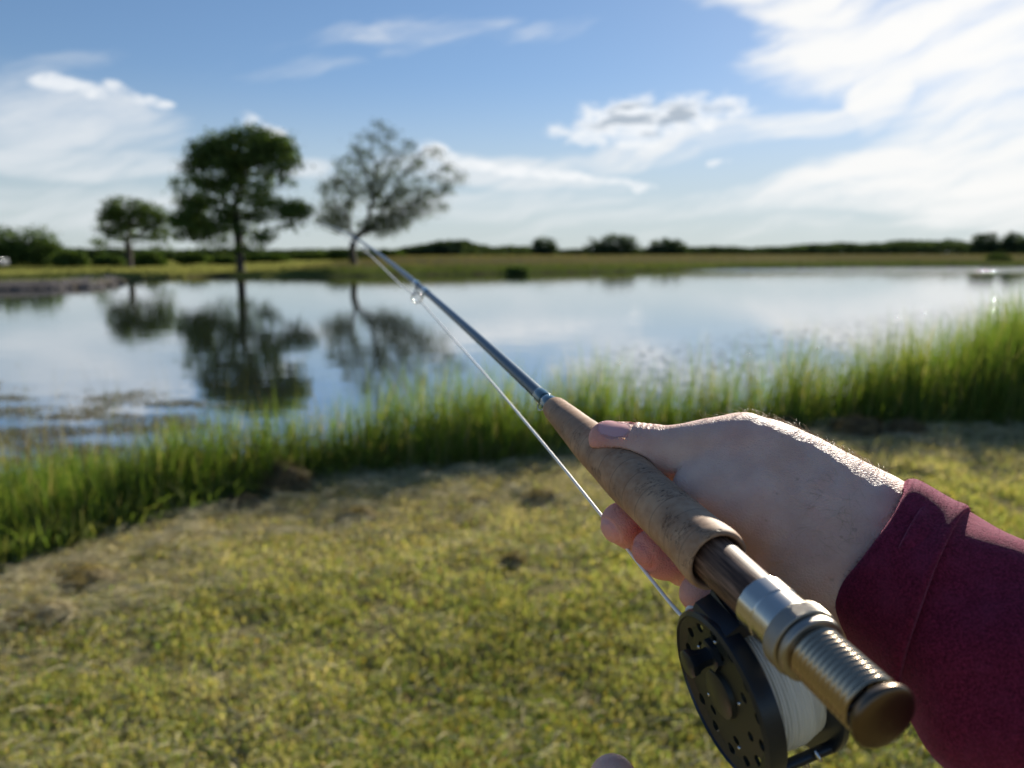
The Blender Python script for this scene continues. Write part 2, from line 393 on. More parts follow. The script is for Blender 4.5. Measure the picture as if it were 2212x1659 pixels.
def haymound(px, py, wpx, hpx, label, tone=1.0, dark=False):
    c = ground(px, py); D = c[1]; w = wpx / 1671 * D * 0.5; h = hpx / 1671 * D * 0.72
    n = int(900 + 2600 * min(1, w / 0.25))
    u = RNG.normal(size=(n, 3)); u /= np.linalg.norm(u, axis=1)[:, None]; u[:, 2] = np.abs(u[:, 2])
    rad = RNG.uniform(0.55, 1.0, n)[:, None] * (1 + 0.22 * np.sin(u[:, :1] * 7 + px) * np.cos(u[:, 1:2] * 5))
    p = u * rad * np.array([w, w * 0.8, h])
    dd = np.cross(u, RNG.normal(size=(n, 3))); dd /= np.linalg.norm(dd, axis=1)[:, None] + 1e-6
    L = RNG.uniform(0.04, 0.17, n)[:, None]; ss = np.cross(dd, u); wv = RNG.uniform(0.002, 0.005, n)[:, None]
    a, b_ = p - dd * L / 2, p + dd * L / 2; b_ = b_ - u * 0.25 * L; a = a - u * 0.25 * L
    for q in (a, b_, p): q[:, 2] = np.maximum(q[:, 2], 0.002)
    Vv = np.stack([a - ss * wv / 2, a + ss * wv / 2, p + ss * wv / 2, p - ss * wv / 2, b_ + ss * wv / 2, b_ - ss * wv / 2], 1).reshape(-1, 3)
    bb = (np.arange(n) * 6)[:, None]
    col = mixcol([(0.19, 0.145, 0.08), (0.12, 0.09, 0.05), (0.30, 0.24, 0.13)] if dark else [(0.36, 0.29, 0.16), (0.24, 0.19, 0.10), (0.15, 0.12, 0.06)], n, [.45, .35, .2]) * tone
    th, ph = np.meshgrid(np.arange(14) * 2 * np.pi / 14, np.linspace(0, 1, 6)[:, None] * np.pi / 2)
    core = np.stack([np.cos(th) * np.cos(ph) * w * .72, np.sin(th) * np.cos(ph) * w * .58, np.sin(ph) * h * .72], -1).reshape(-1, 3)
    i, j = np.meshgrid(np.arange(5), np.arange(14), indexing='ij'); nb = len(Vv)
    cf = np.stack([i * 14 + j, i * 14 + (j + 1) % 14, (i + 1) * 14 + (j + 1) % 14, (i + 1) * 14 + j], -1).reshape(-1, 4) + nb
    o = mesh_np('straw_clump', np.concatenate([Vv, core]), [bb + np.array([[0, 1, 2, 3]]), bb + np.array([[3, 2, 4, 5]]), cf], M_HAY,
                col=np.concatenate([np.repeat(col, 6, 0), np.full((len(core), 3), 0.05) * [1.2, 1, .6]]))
    o.location = (c[0], c[1], float(height(c[0], c[1]))); tag(o, label, 'straw clump', 'clumps of raked straw at the lawn edge')
haymound(612, 1062, 135, 100, 'big brown mound of raked straw heaped against the tall grass left of the rod', dark=True)
haymound(520, 1090, 110, 38, 'low dark straw heap just left of the big brown mound', dark=True)
haymound(1170, 1085, 95, 34, 'small straw clump left of the white line near the fingertips')
haymound(1035, 1092, 70, 20, 'flat little straw tuft between the big mound and the fishing line')
haymound(775, 1120, 90, 26, 'pale straw tuft below and right of the big brown mound')
haymound(190, 1262, 150, 42, 'long pale straw heap at the left end of the tall grass')
haymound(90, 1345, 170, 50, 'straw heap nearest the left edge of the lawn')
haymound(1110, 1225, 60, 14, 'thin straw wisp in open lawn beside the fingertips')
haymound(1690, 932, 90, 62, 'dark straw heap just above the wrist, leftmost of three', dark=True)
haymound(1850, 942, 130, 62, 'widest dark straw heap right of the wrist, middle of three', dark=True)
haymound(1955, 942, 90, 54, 'dark straw heap farthest right above the red cuff', dark=True)

# tall margin grass, thick band between the lawn and the water
def margin(N, y0, y1):
    t = RNG.uniform(0, 1, N); y = y0 * (y1 / y0) ** t; x = RNG.uniform(-0.9, 0.9, N) * y
    s = sdist(x, y, POND); sl = -sdf_line(x, y)
    return x, y, s, sl
x, y, s, sl = margin(420000, 3.0, 26.0)
edge = 0.12 * fbm(x, y, 0.5, 81)
keep = (s > -0.42 + edge) & (sl + edge > 0) & (s < 3.2)
x, y, s, sl = x[keep], y[keep], s[keep], sl[keep]
cl = fbm(x, y, 0.8, 91); cl2 = fbm(x, y, 0.3, 95)
thin = 0.75 + 0.8 * cl2; thin = np.where(s < 0.0, thin * 0.35, thin)
keep = RNG.uniform(0, 1, len(x)) < thin; x, y, s, sl, cl, cl2 = (v[keep] for v in (x, y, s, sl, cl, cl2)); n = len(x)
base_h = np.interp(x / y, [-0.8, -0.62, -0.45, -0.32, -0.15, 0.0, 0.25, 0.45, 0.66, 0.9], [0.40, 0.45, 0.60, 0.70, 0.72, 0.76, 0.98, 1.02, 1.14, 1.30])
H = base_h * (0.42 + 0.78 * RNG.uniform(0, 1, n) ** 1.5) * (1 + 0.40 * cl + 0.15 * cl2) * (0.45 + 0.55 * sst(sl, 0.0, 0.35)) + 0.10 * sst(s, 0.3, 0)
W = RNG.uniform(0.004, 0.010, n) * (0.75 + y / 14)
col = mixcol([(0.115, 0.185, 0.034), (0.085, 0.15, 0.034), (0.17, 0.21, 0.05), (0.22, 0.23, 0.09), (0.33, 0.28, 0.16)], n, [.36, .28, .20, .10, .06]) * (1 + 0.25 * cl[:, None])
P = np.stack([x, y, np.maximum(height(x, y), WZ - .05) - 0.01], 1)
lean = RNG.normal(0, 0.16, (n, 2)) + np.array([0.03, 0])
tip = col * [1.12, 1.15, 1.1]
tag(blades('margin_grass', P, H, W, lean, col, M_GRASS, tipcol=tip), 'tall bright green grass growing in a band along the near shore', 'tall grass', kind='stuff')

# bright undergrowth blades added to lighten the shaded foot of the tall grass
x, y, s, sl = margin(160000, 3.0, 20.0)
keep = (s > 0.0) & (sl + edge[:len(x)].mean() > -0.05) & (sl < 1.6); x, y, sl = x[keep], y[keep], sl[keep]; n = len(x)
col = mixcol([(0.17, 0.25, 0.055), (0.13, 0.20, 0.05), (0.25, 0.27, 0.09)], n)
tag(blades('undergrowth', np.stack([x, y, height(x, y) - 0.01], 1), RNG.uniform(0.08, 0.30, n), RNG.uniform(0.006, 0.014, n), RNG.normal(0, 0.55, (n, 2)), col, M_GRASS), 'short bright undergrowth added to lighten the shaded foot of the tall shore grass', 'undergrowth', kind='stuff')

# thin seeding stems standing above the margin
x, y, s, sl = margin(26000, 3.6, 16.0)
keep = (s > -0.9) & (s < 0.7) & (sl > 0.3); x, y, s = x[keep], y[keep], s[keep]
keep = RNG.uniform(0, 1, len(x)) < 0.07 + 0.25 * (fbm(x, y, 0.9, 99) > 0.22); x, y = x[keep], y[keep]; n = len(x)
H = RNG.uniform(0.55, 0.98, n) + 0.1; W = RNG.uniform(0.003, 0.006, n)
col = mixcol([(0.17, 0.19, 0.07), (0.24, 0.20, 0.11)], n)
P = np.stack([x, y, np.maximum(height(x, y), WZ) - 0.01], 1)
tag(blades('seeding_stems', P, H, W, RNG.normal(0, 0.13, (n, 2)), col, M_GRASS), 'sparse thin seed stems rising above the shore grass before the water', 'stems', kind='stuff')

# floating weed on the pond
N = 130000
y = RNG.uniform(6, 14.5, N); x = RNG.uniform(-0.75, 0.25, N) * y
s = sdist(x, y, POND); cl = fbm(x, y * 2.2, 0.9, 111, 4); cl2 = fbm(x, y, 3.0, 115)
lim = -0.08 + 0.10 * sst(y, 8, 13) + 0.5 * sst(y, 10.8 - 0.8 * (x > -2), 13.0) - 0.35 * cl2 + 0.22 * np.exp(-((x + 2.6) / 0.9) ** 2) + 0.75 * sst(x / y, -0.50, -0.26) + 0.06
keep = (s < -0.05) & (RNG.uniform(0, 1, N) < sst(cl - lim, -0.22, 0.25) * 0.75) ; x, y = x[keep], y[keep]; n = len(x)
r = RNG.uniform(0.006, 0.020, n)
Vv = np.stack([x, y, np.full(n, WZ + 0.004)], 1)[:, None] + r[:, None, None] * np.stack([np.cos(ang), np.sin(ang) * 0.8, 0 * ang], 1)[None]
Vv[:, :, 2] += RNG.uniform(0, 0.02, (n, 5))
col = mixcol([(0.15, 0.135, 0.085), (0.24, 0.205, 0.155), (0.10, 0.105, 0.06)], n)
tag(mesh_np('pond_weed', Vv.reshape(-1, 3), [(np.arange(n) * 5)[:, None] + np.arange(5)[None]], M_HAY, col=np.repeat(col, 5, 0)),
    'brownish floating weed in patches on the water behind the shore grass', 'pond weed', kind='stuff')

# rough grass on the far bank
N = 90000
y = 34 * (150 / 34) ** RNG.uniform(0, 1, N); x = RNG.uniform(-0.72, 0.72, N) * y
s = sdist(x, y, POND); n2 = fbm(x, y, 9, 121); left = sst(-x, 14, 26)
keep = (s > 0.05) & (s < 45) & (RNG.uniform(0, 1, N) > left * 0.9); x, y, s, n2 = x[keep], y[keep], s[keep], n2[keep]; n = len(x)
t = sst(s + 3 * n2, 2.0, 6)[:, None]
col = mixcol([(0.045, 0.07, 0.018), (0.065, 0.09, 0.024)], n) * (1 - t) + mixcol([(0.135, 0.115, 0.062), (0.10, 0.10, 0.045), (0.07, 0.09, 0.032)], n, [.45, .35, .2]) * t
H = RNG.uniform(0.2, 0.5, n) * (1 + 0.5 * n2) * (0.5 + 0.5 * (1 - t[:, 0])); W = RNG.uniform(0.04, 0.12, n)
tag(blades('bank_grass', np.stack([x, y, height(x, y) - 0.02], 1), H, W, RNG.normal(0, 0.3, (n, 2)), col, M_GRASS), 'rough tan and green grass covering the far bank', 'grass', kind='stuff')

# ---------------------------------------------------------------- trees
M_BARK = newmat('bark', (0.055, 0.045, 0.035), 0.9)
bump(M_BARK, noise(M_BARK.node_tree, objco(M_BARK), 9, 5), 0.6, 0.03)
def tube_segments(segs, sides=5):
    """segs: list of (p0, p1, r0, r1) -> verts, quads"""
    A = np.array([s[0] for s in segs], float); B = np.array([s[1] for s in segs], float)
    r0 = np.array([s[2] for s in segs])[:, None, None]; r1 = np.array([s[3] for s in segs])[:, None, None]
    d = B - A; d /= np.linalg.norm(d, axis=1)[:, None] + 1e-9
    h = np.where(np.abs(d[:, 2:3]) > 0.9, [[1, 0, 0]], [[0, 0, 1]]); u = np.cross(d, h); u /= np.linalg.norm(u, axis=1)[:, None]; v = np.cross(d, u)
    a = np.arange(sides) * 2 * np.pi / sides
    ring = np.cos(a)[None, :, None] * u[:, None] + np.sin(a)[None, :, None] * v[:, None]
    V = np.concatenate([A[:, None] + ring * r0, B[:, None] + ring * r1], 1).reshape(-1, 3)
    b = (np.arange(len(A)) * 2 * sides)[:, None, None]; k = np.arange(sides)[None, :, None]
    F = np.concatenate([b + k, b + (k + 1) % sides, b + sides + (k + 1) % sides, b + sides + k], 2).reshape(-1, 4)
    return V, F
def tree(name, bx, by, D, lobes, label, cat='tree', group=None, leaf=0.16, nl=34, spread=0.5, trunk_r=0.25, trunk_pts=None, pal=None, seed=1, zoff=0.0, depth=0.8, leaf_up=0.3, droop=0.0, twig=1.0):
    """base at photo (bx, by) distance D; lobes = (x, y, rx, ry, clusters) read off the photo, given real width and depth"""
    rg = np.random.default_rng(seed)
    d = ray(bx, by); base = np.array([d[0], d[1], 0]) * (D / d[1]); base[2] = float(height(base[0], base[1])) + zoff
    m = D / d[1] / 1671.0
    hz = lambda y: (CAM_H + ray(bx, y)[2] / ray(bx, y)[1] * D) - base[2]
    cl = []
    for (lx, ly, rx, ry, nc) in lobes:
        c = np.array([(lx - bx) * m, 0, hz(ly)]); R = np.array([rx * m, 0.5 * (rx + ry) * m * depth, ry * m])
        q = rg.normal(size=(nc, 3)); q /= np.linalg.norm(q, axis=1)[:, None]
        q *= rg.uniform(0.25, 1.0, nc)[:, None] ** 0.45
        cl.append(c + q * R)
    cl = np.concatenate(cl); cl[:, 2] = np.maximum(cl[:, 2], rg.uniform(0.1, 0.35, len(cl)))
    root = empty(name, base)
    # skeleton: trunk polyline, then every cluster ties into the nearest limb already there
    if trunk_pts: tp = [np.array([0, 0, -0.2])] + [np.array([(a - bx) * m, 0, hz(b)]) for a, b in trunk_pts]
    else: tp = [np.array([0, 0, -0.2]), np.array([0, 0, cl[:, 2].max() * 0.35])]
    nodes = []; par = []
    for k in range(len(tp) - 1):
        for t in np.linspace(0, 1, 5, endpoint=(k == len(tp) - 2)):
            nodes.append(tp[k] * (1 - t) + tp[k + 1] * t); par.append(len(nodes) - 2)
    ntr = len(nodes); top = nodes[-1]; depthl = [0.35 * np.linalg.norm(q - nodes[0]) for q in nodes]
    order = np.argsort(np.linalg.norm(cl - top, axis=1)); load = np.zeros(len(nodes) + 12 * len(cl))
    ends = []
    for k in order:
        c = cl[k]; N_ = np.array(nodes); dist = np.linalg.norm(N_ - c, axis=1)
        cost = dist + 0.35 * np.array(depthl) + 2.0 * np.clip(N_[:, 2] - c[2], 0, None) * 0.4
        cost[:max(2, ntr - 4)] += 5 if ntr > 4 else 0
        q = int(np.argmin(cost)); st = nodes[q]; ns = max(2, min(7, int(dist[q] / 0.6))); prev = q
        side = rg.normal(0, 0.07 * dist[q], 3)
        for t in np.linspace(0, 1, ns + 1)[1:]:
            p = st * (1 - t) + c * t + side * math.sin(math.pi * t) + np.array([0, 0, 0.10 * dist[q]]) * math.sin(math.pi * t)
            nodes.append(p); par.append(prev); depthl.append(depthl[prev] + np.linalg.norm(p - nodes[prev])); prev = len(nodes) - 1
        ends.append(prev)
    load = np.zeros(len(nodes))
    for e in ends:
        k = e
        while k >= 0: load[k] += 1; k = par[k]
    rad = trunk_r * (load / load.max()) ** 0.48; rad = np.maximum(rad, 0.010 * twig)
    rad[:ntr] = np.maximum(rad[:ntr], trunk_r * np.linspace(1.0, 0.55, ntr)); rad[0] *= 1.5
    segs = [(nodes[par[k]], nodes[k], rad[par[k]] if par[k] < ntr and k < ntr else min(rad[par[k]], rad[k] * 1.35), rad[k]) for k in range(len(nodes)) if par[k] >= 0]
    V, F = tube_segments(segs, 6)
    mesh_np('trunk', V, [F], M_BARK, root, smooth=True)
    # leaves
    n = len(cl) * nl; c = np.repeat(cl, nl, 0); off = rg.normal(0, spread, (n, 3)) * [1, 1, 0.6]; off[:, 2] -= droop * rg.uniform(0, 1, n)
    p = c + off; p[:, 2] = np.maximum(p[:, 2], 0.05)
    nn = rg.normal(size=(n, 3)) + [0, 0, leaf_up]; nn /= np.linalg.norm(nn, axis=1)[:, None]
    u = np.cross(nn, rg.normal(size=(n, 3))); u /= np.linalg.norm(u, axis=1)[:, None]; v = np.cross(nn, u)
    sz = (leaf * rg.uniform(0.6, 1.3, n))[:, None]
    Vv = np.stack([p - u * sz, p - v * sz * 0.5, p + u * sz, p + v * sz * 0.5], 1)
    pal = np.array(pal or [(0.075, 0.125, 0.03), (0.055, 0.10, 0.027), (0.11, 0.155, 0.04)])
    tone = np.repeat(rg.uniform(0.75, 1.25, len(cl)), nl)[:, None]
    col = pal[rg.integers(0, len(pal), n)] * tone * rg.uniform(0.8, 1.2, (n, 1))
    mesh_np('crown', Vv.reshape(-1, 3), [(np.arange(n) * 4)[:, None] + np.arange(4)[None]], M_LEAF, root, col=np.repeat(col, 4, 0))
    tag(root, label, cat, group)
    return root
GT = 'trees standing along the far shore'
tree('broadleaf_tree', 520, 585, 69, [(540, 322, 90, 44, 120), (604, 335, 54, 42, 70), (480, 362, 62, 54, 90), (560, 395, 78, 50, 52), (425, 425, 42, 40, 28), (455, 335, 34, 28, 14), (410, 488, 36, 34, 40), (455, 470, 70, 42, 60),
      (520, 510, 95, 36, 34), (600, 465, 60, 32, 26), (640, 452, 34, 20, 22), (540, 430, 90, 50, 40)],
     'tallest dark green round crowned tree on the far shore, middle of three', group=GT, leaf=0.17, nl=44, spread=0.42, trunk_r=0.36, trunk_pts=[(519, 520), (515, 455)], seed=3)
tree('broadleaf_tree', 280, 576, 88, [(285, 452, 62, 26, 60), (330, 470, 42, 26, 34), (255, 480, 42, 24, 26), (300, 500, 60, 26, 26), (235, 515, 36, 24, 14), (350, 510, 24, 40, 12), (365, 470, 20, 16, 8)],
     'shorter dark spreading tree left of the tallest one', group=GT, leaf=0.17, nl=40, spread=0.42, trunk_r=0.33, trunk_pts=[(282, 540), (278, 515)], seed=5)
FAN = []
for tx, ty in [(745, 335), (775, 305), (800, 285), (835, 262), (858, 285), (885, 300), (905, 330), (945, 325), (965, 352), (1003, 374), (980, 398), (935, 415), (960, 440), (905, 455), (872, 482), (815, 470), (700, 395), (712, 440), (695, 465), (730, 375), (850, 350), (870, 400)]:
    for f in (0.42, 0.56, 0.70, 0.84, 0.97): FAN.append((772 + (tx - 772) * f, 505 + (ty - 505) * f, 17, 11, 3))
tree('willow_tree', 765, 554, 77, FAN,
     'thin leaved leaning willow behind the rod tip, rightmost of the three trees', group=GT, leaf=0.11, nl=62, spread=0.40, trunk_r=0.34, trunk_pts=[(760, 540), (768, 515)], droop=0.5,
     pal=[(0.085, 0.11, 0.055), (0.065, 0.09, 0.045), (0.10, 0.13, 0.06)], seed=8, twig=1.6)
BP = [(0.08, 0.125, 0.035), (0.06, 0.10, 0.03), (0.10, 0.155, 0.04)]
def bush(bx, by, D0, rx, ry, label, seed, group='bushes and low trees on the far bank', pal=BP, name='bush', cat='bush', k=1.0, extra=()):
    n = int(26 + rx * 0.9); D = D0 * 1.07
    lob = [(bx, by - ry * 0.9, rx * 0.85, ry * 0.9, n), (bx - rx * .5, by - ry * .55, rx * .5, ry * .55, n // 2), (bx + rx * .45, by - ry * .6, rx * .5, ry * .6, n // 2)] + list(extra)
    m = D / 1671
    tree(name, bx, by, D, lob, label, cat, group, leaf=0.10 + 0.0011 * D, nl=34, spread=0.26 * max(1.0, ry * m / 1.2), trunk_r=0.08 * max(1, ry * m * .5), seed=seed, pal=pal)
bush(18, 576, 88, 42, 50, 'rounded dark tree cut by the left edge of the view', 20, name='round_tree', cat='tree', group=GT)
bush(88, 577, 88, 40, 48, 'rounded dark tree second from the left edge', 21, name='round_tree', cat='tree', group=GT)
bush(155, 576, 86, 36, 18, 'dark low bush right of the two round trees at the left', 22)
bush(238, 576, 90, 34, 14, 'low green bush left of the trunk of the shorter spreading tree', 23)
bush(322, 577, 88, 38, 17, 'light green bush right of the trunk of the shorter spreading tree', 24, pal=[(0.09, 0.14, 0.03), (0.07, 0.12, 0.03)])
bush(415, 566, 92, 34, 10, 'dark oval bush left of the trunk of the tallest tree', 25)
bush(480, 566, 96, 36, 6, 'low hedge bush behind the trunk of the tallest tree', 26)
bush(575, 562, 100, 50, 6, 'low green hedge bush right of the trunk of the tallest tree', 27, pal=[(0.09, 0.14, 0.03), (0.07, 0.12, 0.03)])
bush(665, 557, 104, 48, 5, 'low pale hedge bush left of the trunk of the willow', 28, pal=[(0.09, 0.13, 0.03), (0.07, 0.11, 0.03)])
bush(735, 556, 96, 34, 9, 'dark bush against the left side of the willow trunk', 29)
bush(835, 556, 110, 42, 8, 'light green bush right of the willow trunk behind the rod', 30, pal=[(0.09, 0.14, 0.03), (0.07, 0.12, 0.03)])
FP = [(0.06, 0.095, 0.048), (0.055, 0.085, 0.05), (0.085, 0.12, 0.055)]
bush(1176, 555, 210, 27, 23, 'small lone round tree on the skyline near the middle', 31, name='distant_tree', cat='tree', group='distant trees on the skyline', pal=FP)
bush(1322, 554, 200, 62, 25, 'wide dark clump of trees on the skyline right of the lone tree', 32, name='distant_tree', cat='tree', group='distant trees on the skyline', pal=FP)
bush(1440, 554, 215, 46, 21, 'thinner ragged tree beside the wide dark clump on the skyline', 33, name='distant_tree', cat='tree', group='distant trees on the skyline', pal=FP)
bush(1975, 545, 300, 70, 12, 'low peaked tree clump on the right skyline', 34, name='distant_tree', cat='tree', group='distant trees on the skyline', pal=FP)
bush(2128, 546, 250, 36, 22, 'dark distant tree second from the right edge', 35, name='distant_tree', cat='tree', group='distant trees on the skyline', pal=FP)
bush(2195, 546, 250, 34, 24, 'dark distant tree at the right edge of the view', 36, name='distant_tree', cat='tree', group='distant trees on the skyline', pal=FP)
bush(2158, 566, 118, 24, 6, 'small dark bush on the tan bank near the right edge', 37)
bush(1118, 588, 70, 17, 3.2, 'small dark bush at the water edge in the middle of the far shore', 38)
# the far-off wood that reads as one mass
N = 60000
xx = RNG.uniform(-0.75, 0.80, N); px = 1106 + 1671 * xx
top = np.interp(px, [-100, 400, 850, 900, 950, 1010, 1130, 1160, 1260, 1480, 1560, 1700, 1900, 1960, 2060, 2110, 2300], [9, 5, 6, 13, 18, 18, 13, 5, 5, 8, 10, 13, 18, 22, 19, 13, 18]) * 1.0
Dd = np.interp(px, [800, 1000, 1200, 2300], [180, 180, 260, 320]) * RNG.uniform(0.97, 1.05, N)
x = xx * Dd; y = Dd
gz0 = height(x, y)
ztop = CAM_H + top / 1671 * Dd * (1.15 + 0.75 * fbm(x, y * 0.2, 11, 131)) * 1.0
z = gz0 + (ztop - gz0) * RNG.uniform(0, 1, N) ** 0.8
nn = RNG.normal(size=(N, 3)); nn /= np.linalg.norm(nn, axis=1)[:, None]; u = np.cross(nn, RNG.normal(size=(N, 3))); u /= np.linalg.norm(u, axis=1)[:, None]; v = np.cross(nn, u)
sz = RNG.uniform(0.35, 0.8, N)[:, None]; p = np.stack([x, y, z], 1)
Vv = np.stack([p - u * sz, p - v * sz * .6, p + u * sz, p + v * sz * .6], 1).reshape(-1, 3)
col = mixcol(FP + [(0.05, 0.07, 0.035)], N)
tag(mesh_np('distant_wood', Vv, [(np.arange(N) * 4)[:, None] + np.arange(4)[None]], M_LEAF, col=np.repeat(col, 4, 0)), 'long dark green wood along the whole horizon', 'woodland', kind='stuff')

# stones along the muddy left spit
M_STONE = newmat('spit_stone', (0.075, 0.068, 0.068), 0.9); bump(M_STONE, noise(M_STONE.node_tree, objco(M_STONE), 12, 5), 0.8, 0.02)
rg = np.random.default_rng(77); th, ph = np.meshgrid(np.arange(12) * 2 * np.pi / 12, np.linspace(-np.pi / 2, np.pi / 2, 8))
spots = []
for k in range(26):
    px = -60 + k * 12.6 + rg.uniform(-3, 3); py = np.interp(px, [-60, 90, 215, 262], [628, 625, 620, 612]); c = ground(px, py, WZ); spots.append((px, c, k))
words = 'leftmost second third fourth fifth sixth seventh eighth ninth tenth eleventh twelfth thirteenth fourteenth fifteenth sixteenth seventeenth eighteenth nineteenth twentieth twenty-first twenty-second twenty-third twenty-fourth twenty-fifth rightmost'.split()
for px, c, k in spots:
    r = np.array([rg.uniform(.18, .42), rg.uniform(.18, .3), rg.uniform(.06, .13)]) * (1.5 if 18 < k < 23 else 1)
    q = np.stack([np.cos(th) * np.cos(ph), np.sin(th) * np.cos(ph), np.sin(ph)], -1)
    q = q * (1 + 0.18 * np.sin(q[..., :1] * 3 + k) + 0.14 * np.cos(q[..., 1:2] * 5 + k * 2)) * r
    i, j = np.meshgrid(np.arange(7), np.arange(12), indexing='ij')
    cf = np.stack([i * 12 + j, i * 12 + (j + 1) % 12, (i + 1) * 12 + (j + 1) % 12, (i + 1) * 12 + j], -1).reshape(-1, 4)
    o = mesh_np('shore_stone', q.reshape(-1, 3), [cf], M_STONE, smooth=True); o.location = (c[0], c[1] + 0.1, WZ + 0.05)
    tag(o, 'dark grey stone at the water edge of the left spit, %s in the row' % words[k], 'stone', 'stones edging the left spit')

# parked car at the far left under the round trees
def box(bm, x0, x1, y0, y1, z0, z1, tx=0.0, bev=0.0):
    vs_ = [bm.verts.new(v) for v in [(x0, y0, z0), (x1, y0, z0), (x1, y1, z0), (x0, y1, z0), (x0 + tx, y0 + tx * .4, z1), (x1 - tx, y0 + tx * .4, z1), (x1 - tx, y1 - tx * .4, z1), (x0 + tx, y1 - tx * .4, z1)]]
    fs = [bm.faces.new([vs_[i] for i in f]) for f in [(0, 3, 2, 1), (4, 5, 6, 7), (0, 1, 5, 4), (1, 2, 6, 5), (2, 3, 7, 6), (3, 0, 4, 7)]]
    if bev: bmesh.ops.bevel(bm, geom=list({e for f in fs for e in f.edges}), offset=bev, segments=2, affect='EDGES', profile=0.6)
def bobj(name, bm, mat, parent=None, smooth=False):
    me = bpy.data.meshes.new(name); bm.normal_update(); bm.to_mesh(me); bm.free(); me.materials.append(mat)
    if smooth:
        for p in me.polygons: p.use_smooth = True
    o = bpy.data.objects.new(name, me); C.objects.link(o)
    if parent is not None: o.parent = parent
    return o
c = ground(-34, 580); c = c * (84 / c[1]); car = empty('parked_car', (c[0], 84, float(height(c[0], 84))), 0.15)
mp = newmat('car_paint', (0.16, 0.17, 0.19), 0.25, 0.3); mg = newmat('car_glass', (0.02, 0.025, 0.03), 0.05); mt_ = newmat('tyre_rubber', (0.02, 0.02, 0.02), 0.8); mr = newmat('wheel_rim', (0.5, 0.5, 0.5), 0.3, 0.9)
bm = bmesh.new(); box(bm, -2.2, 2.2, -0.9, 0.9, 0.30, 0.95, 0.06, 0.10); box(bm, -1.9, 1.0, -0.8, 0.8, 0.93, 1.55, 0.42, 0.08); bobj('body', bm, mp, car)
bm = bmesh.new(); box(bm, -1.62, 0.72, -0.83, 0.83, 1.02, 1.45, 0.30, 0.02); bobj('window', bm, mg, car)
for sx in (-1.4, 1.4):
    for sy in (-0.86, 0.86):
        bm = bmesh.new(); bmesh.ops.create_cone(bm, cap_ends=True, segments=20, radius1=0.34, radius2=0.34, depth=0.22, matrix=Matrix.Translation((sx, sy, 0.34)) @ Matrix.Rotation(math.pi / 2, 4, 'X')); wh = bobj('wheel', bm, mt_, car)
        bm = bmesh.new(); bmesh.ops.create_cone(bm, cap_ends=True, segments=16, radius1=0.2, radius2=0.2, depth=0.24, matrix=Matrix.Translation((sx, sy, 0.34)) @ Matrix.Rotation(math.pi / 2, 4, 'X')); bobj('rim', bm, mr, wh)
tag(car, 'grey parked car under the trees at the far left edge', 'car')

# ================================================================ fly rod
A0 = np.array([0.0234, 0.01316, 0.44]); AD = np.array([0.3012, 0.3004, -0.905]); AD /= np.linalg.norm(AD)   # cork front end, direction to the butt
UD = np.array([0, 1.0, 0]) - AD * AD[1]; UD /= np.linalg.norm(UD); WD = np.cross(AD, UD)
def rodp(t): return A0 + AD * t
def lathe(prof, org, ax, ua, n=64, wobble=None):
    """prof: (t along ax, radius) -> verts in eye frame, quads"""
    wv = np.cross(ax, ua); a = np.arange(n) * 2 * np.pi / n; prof = np.asarray(prof, float)
    T_, R__ = prof[:, 0][:, None], prof[:, 1][:, None] * np.ones((1, n))
    if wobble is not None: R__ = R__ + wobble(T_, a[None, :])
    V = org + T_[..., None] * ax + R__[..., None] * (np.cos(a)[None, :, None] * ua + np.sin(a)[None, :, None] * wv)
    i, j = np.meshgrid(np.arange(len(prof) - 1), np.arange(n), indexing='ij')
    F = np.stack([i * n + j, i * n + (j + 1) % n, (i + 1) * n + (j + 1) % n, (i + 1) * n + j], -1).reshape(-1, 4)
    return V.reshape(-1, 3), F
ORG = cw(rodp(0.10))                                   # the rod's own origin, in the grip
def frame_obj(name, V, F, mat, parent, smooth=True, org=ORG, col=None, attrs=None):
    F = F if isinstance(F, list) else [F]
    o = mesh_np(name, cw(V) - org, F, mat, parent, smooth=smooth, col=col)
    return o
def fix_normals(o):
    bm = bmesh.new(); bm.from_mesh(o.data); bmesh.ops.recalc_face_normals(bm, faces=bm.faces); bm.to_mesh(o.data); bm.free()
def sharp(o, deg=35):
    me = o.data; bm = bmesh.new(); bm.from_mesh(me); bmesh.ops.recalc_face_normals(bm, faces=bm.faces)
    for e in bm.edges:
        if len(e.link_faces) == 2 and e.calc_face_angle(0) > math.radians(deg): e.smooth = False
    bm.to_mesh(me); bm.free()
def interp_prof(pts, n=60):
    """smooth curve through (t, r) knots"""
    p = np.array(pts, float); s = np.linspace(0, len(p) - 1, n); k = np.clip(s.astype(int), 0, len(p) - 2); f = (s - k)[:, None]
    g = lambda i: p[np.clip(i, 0, len(p) - 1)]
    a, b, c, d = g(k - 1), g(k), g(k + 1), g(k + 2)
    return 0.5 * ((2 * b) + (-a + c) * f + (2 * a - 5 * b + 4 * c - d) * f ** 2 + (-a + 3 * b - 3 * c + d) * f ** 3)
rod = empty('fly_rod', ORG); tag(rod, 'fly fishing rod with cork grip and dark blue shaft held in the hand', 'fishing rod')
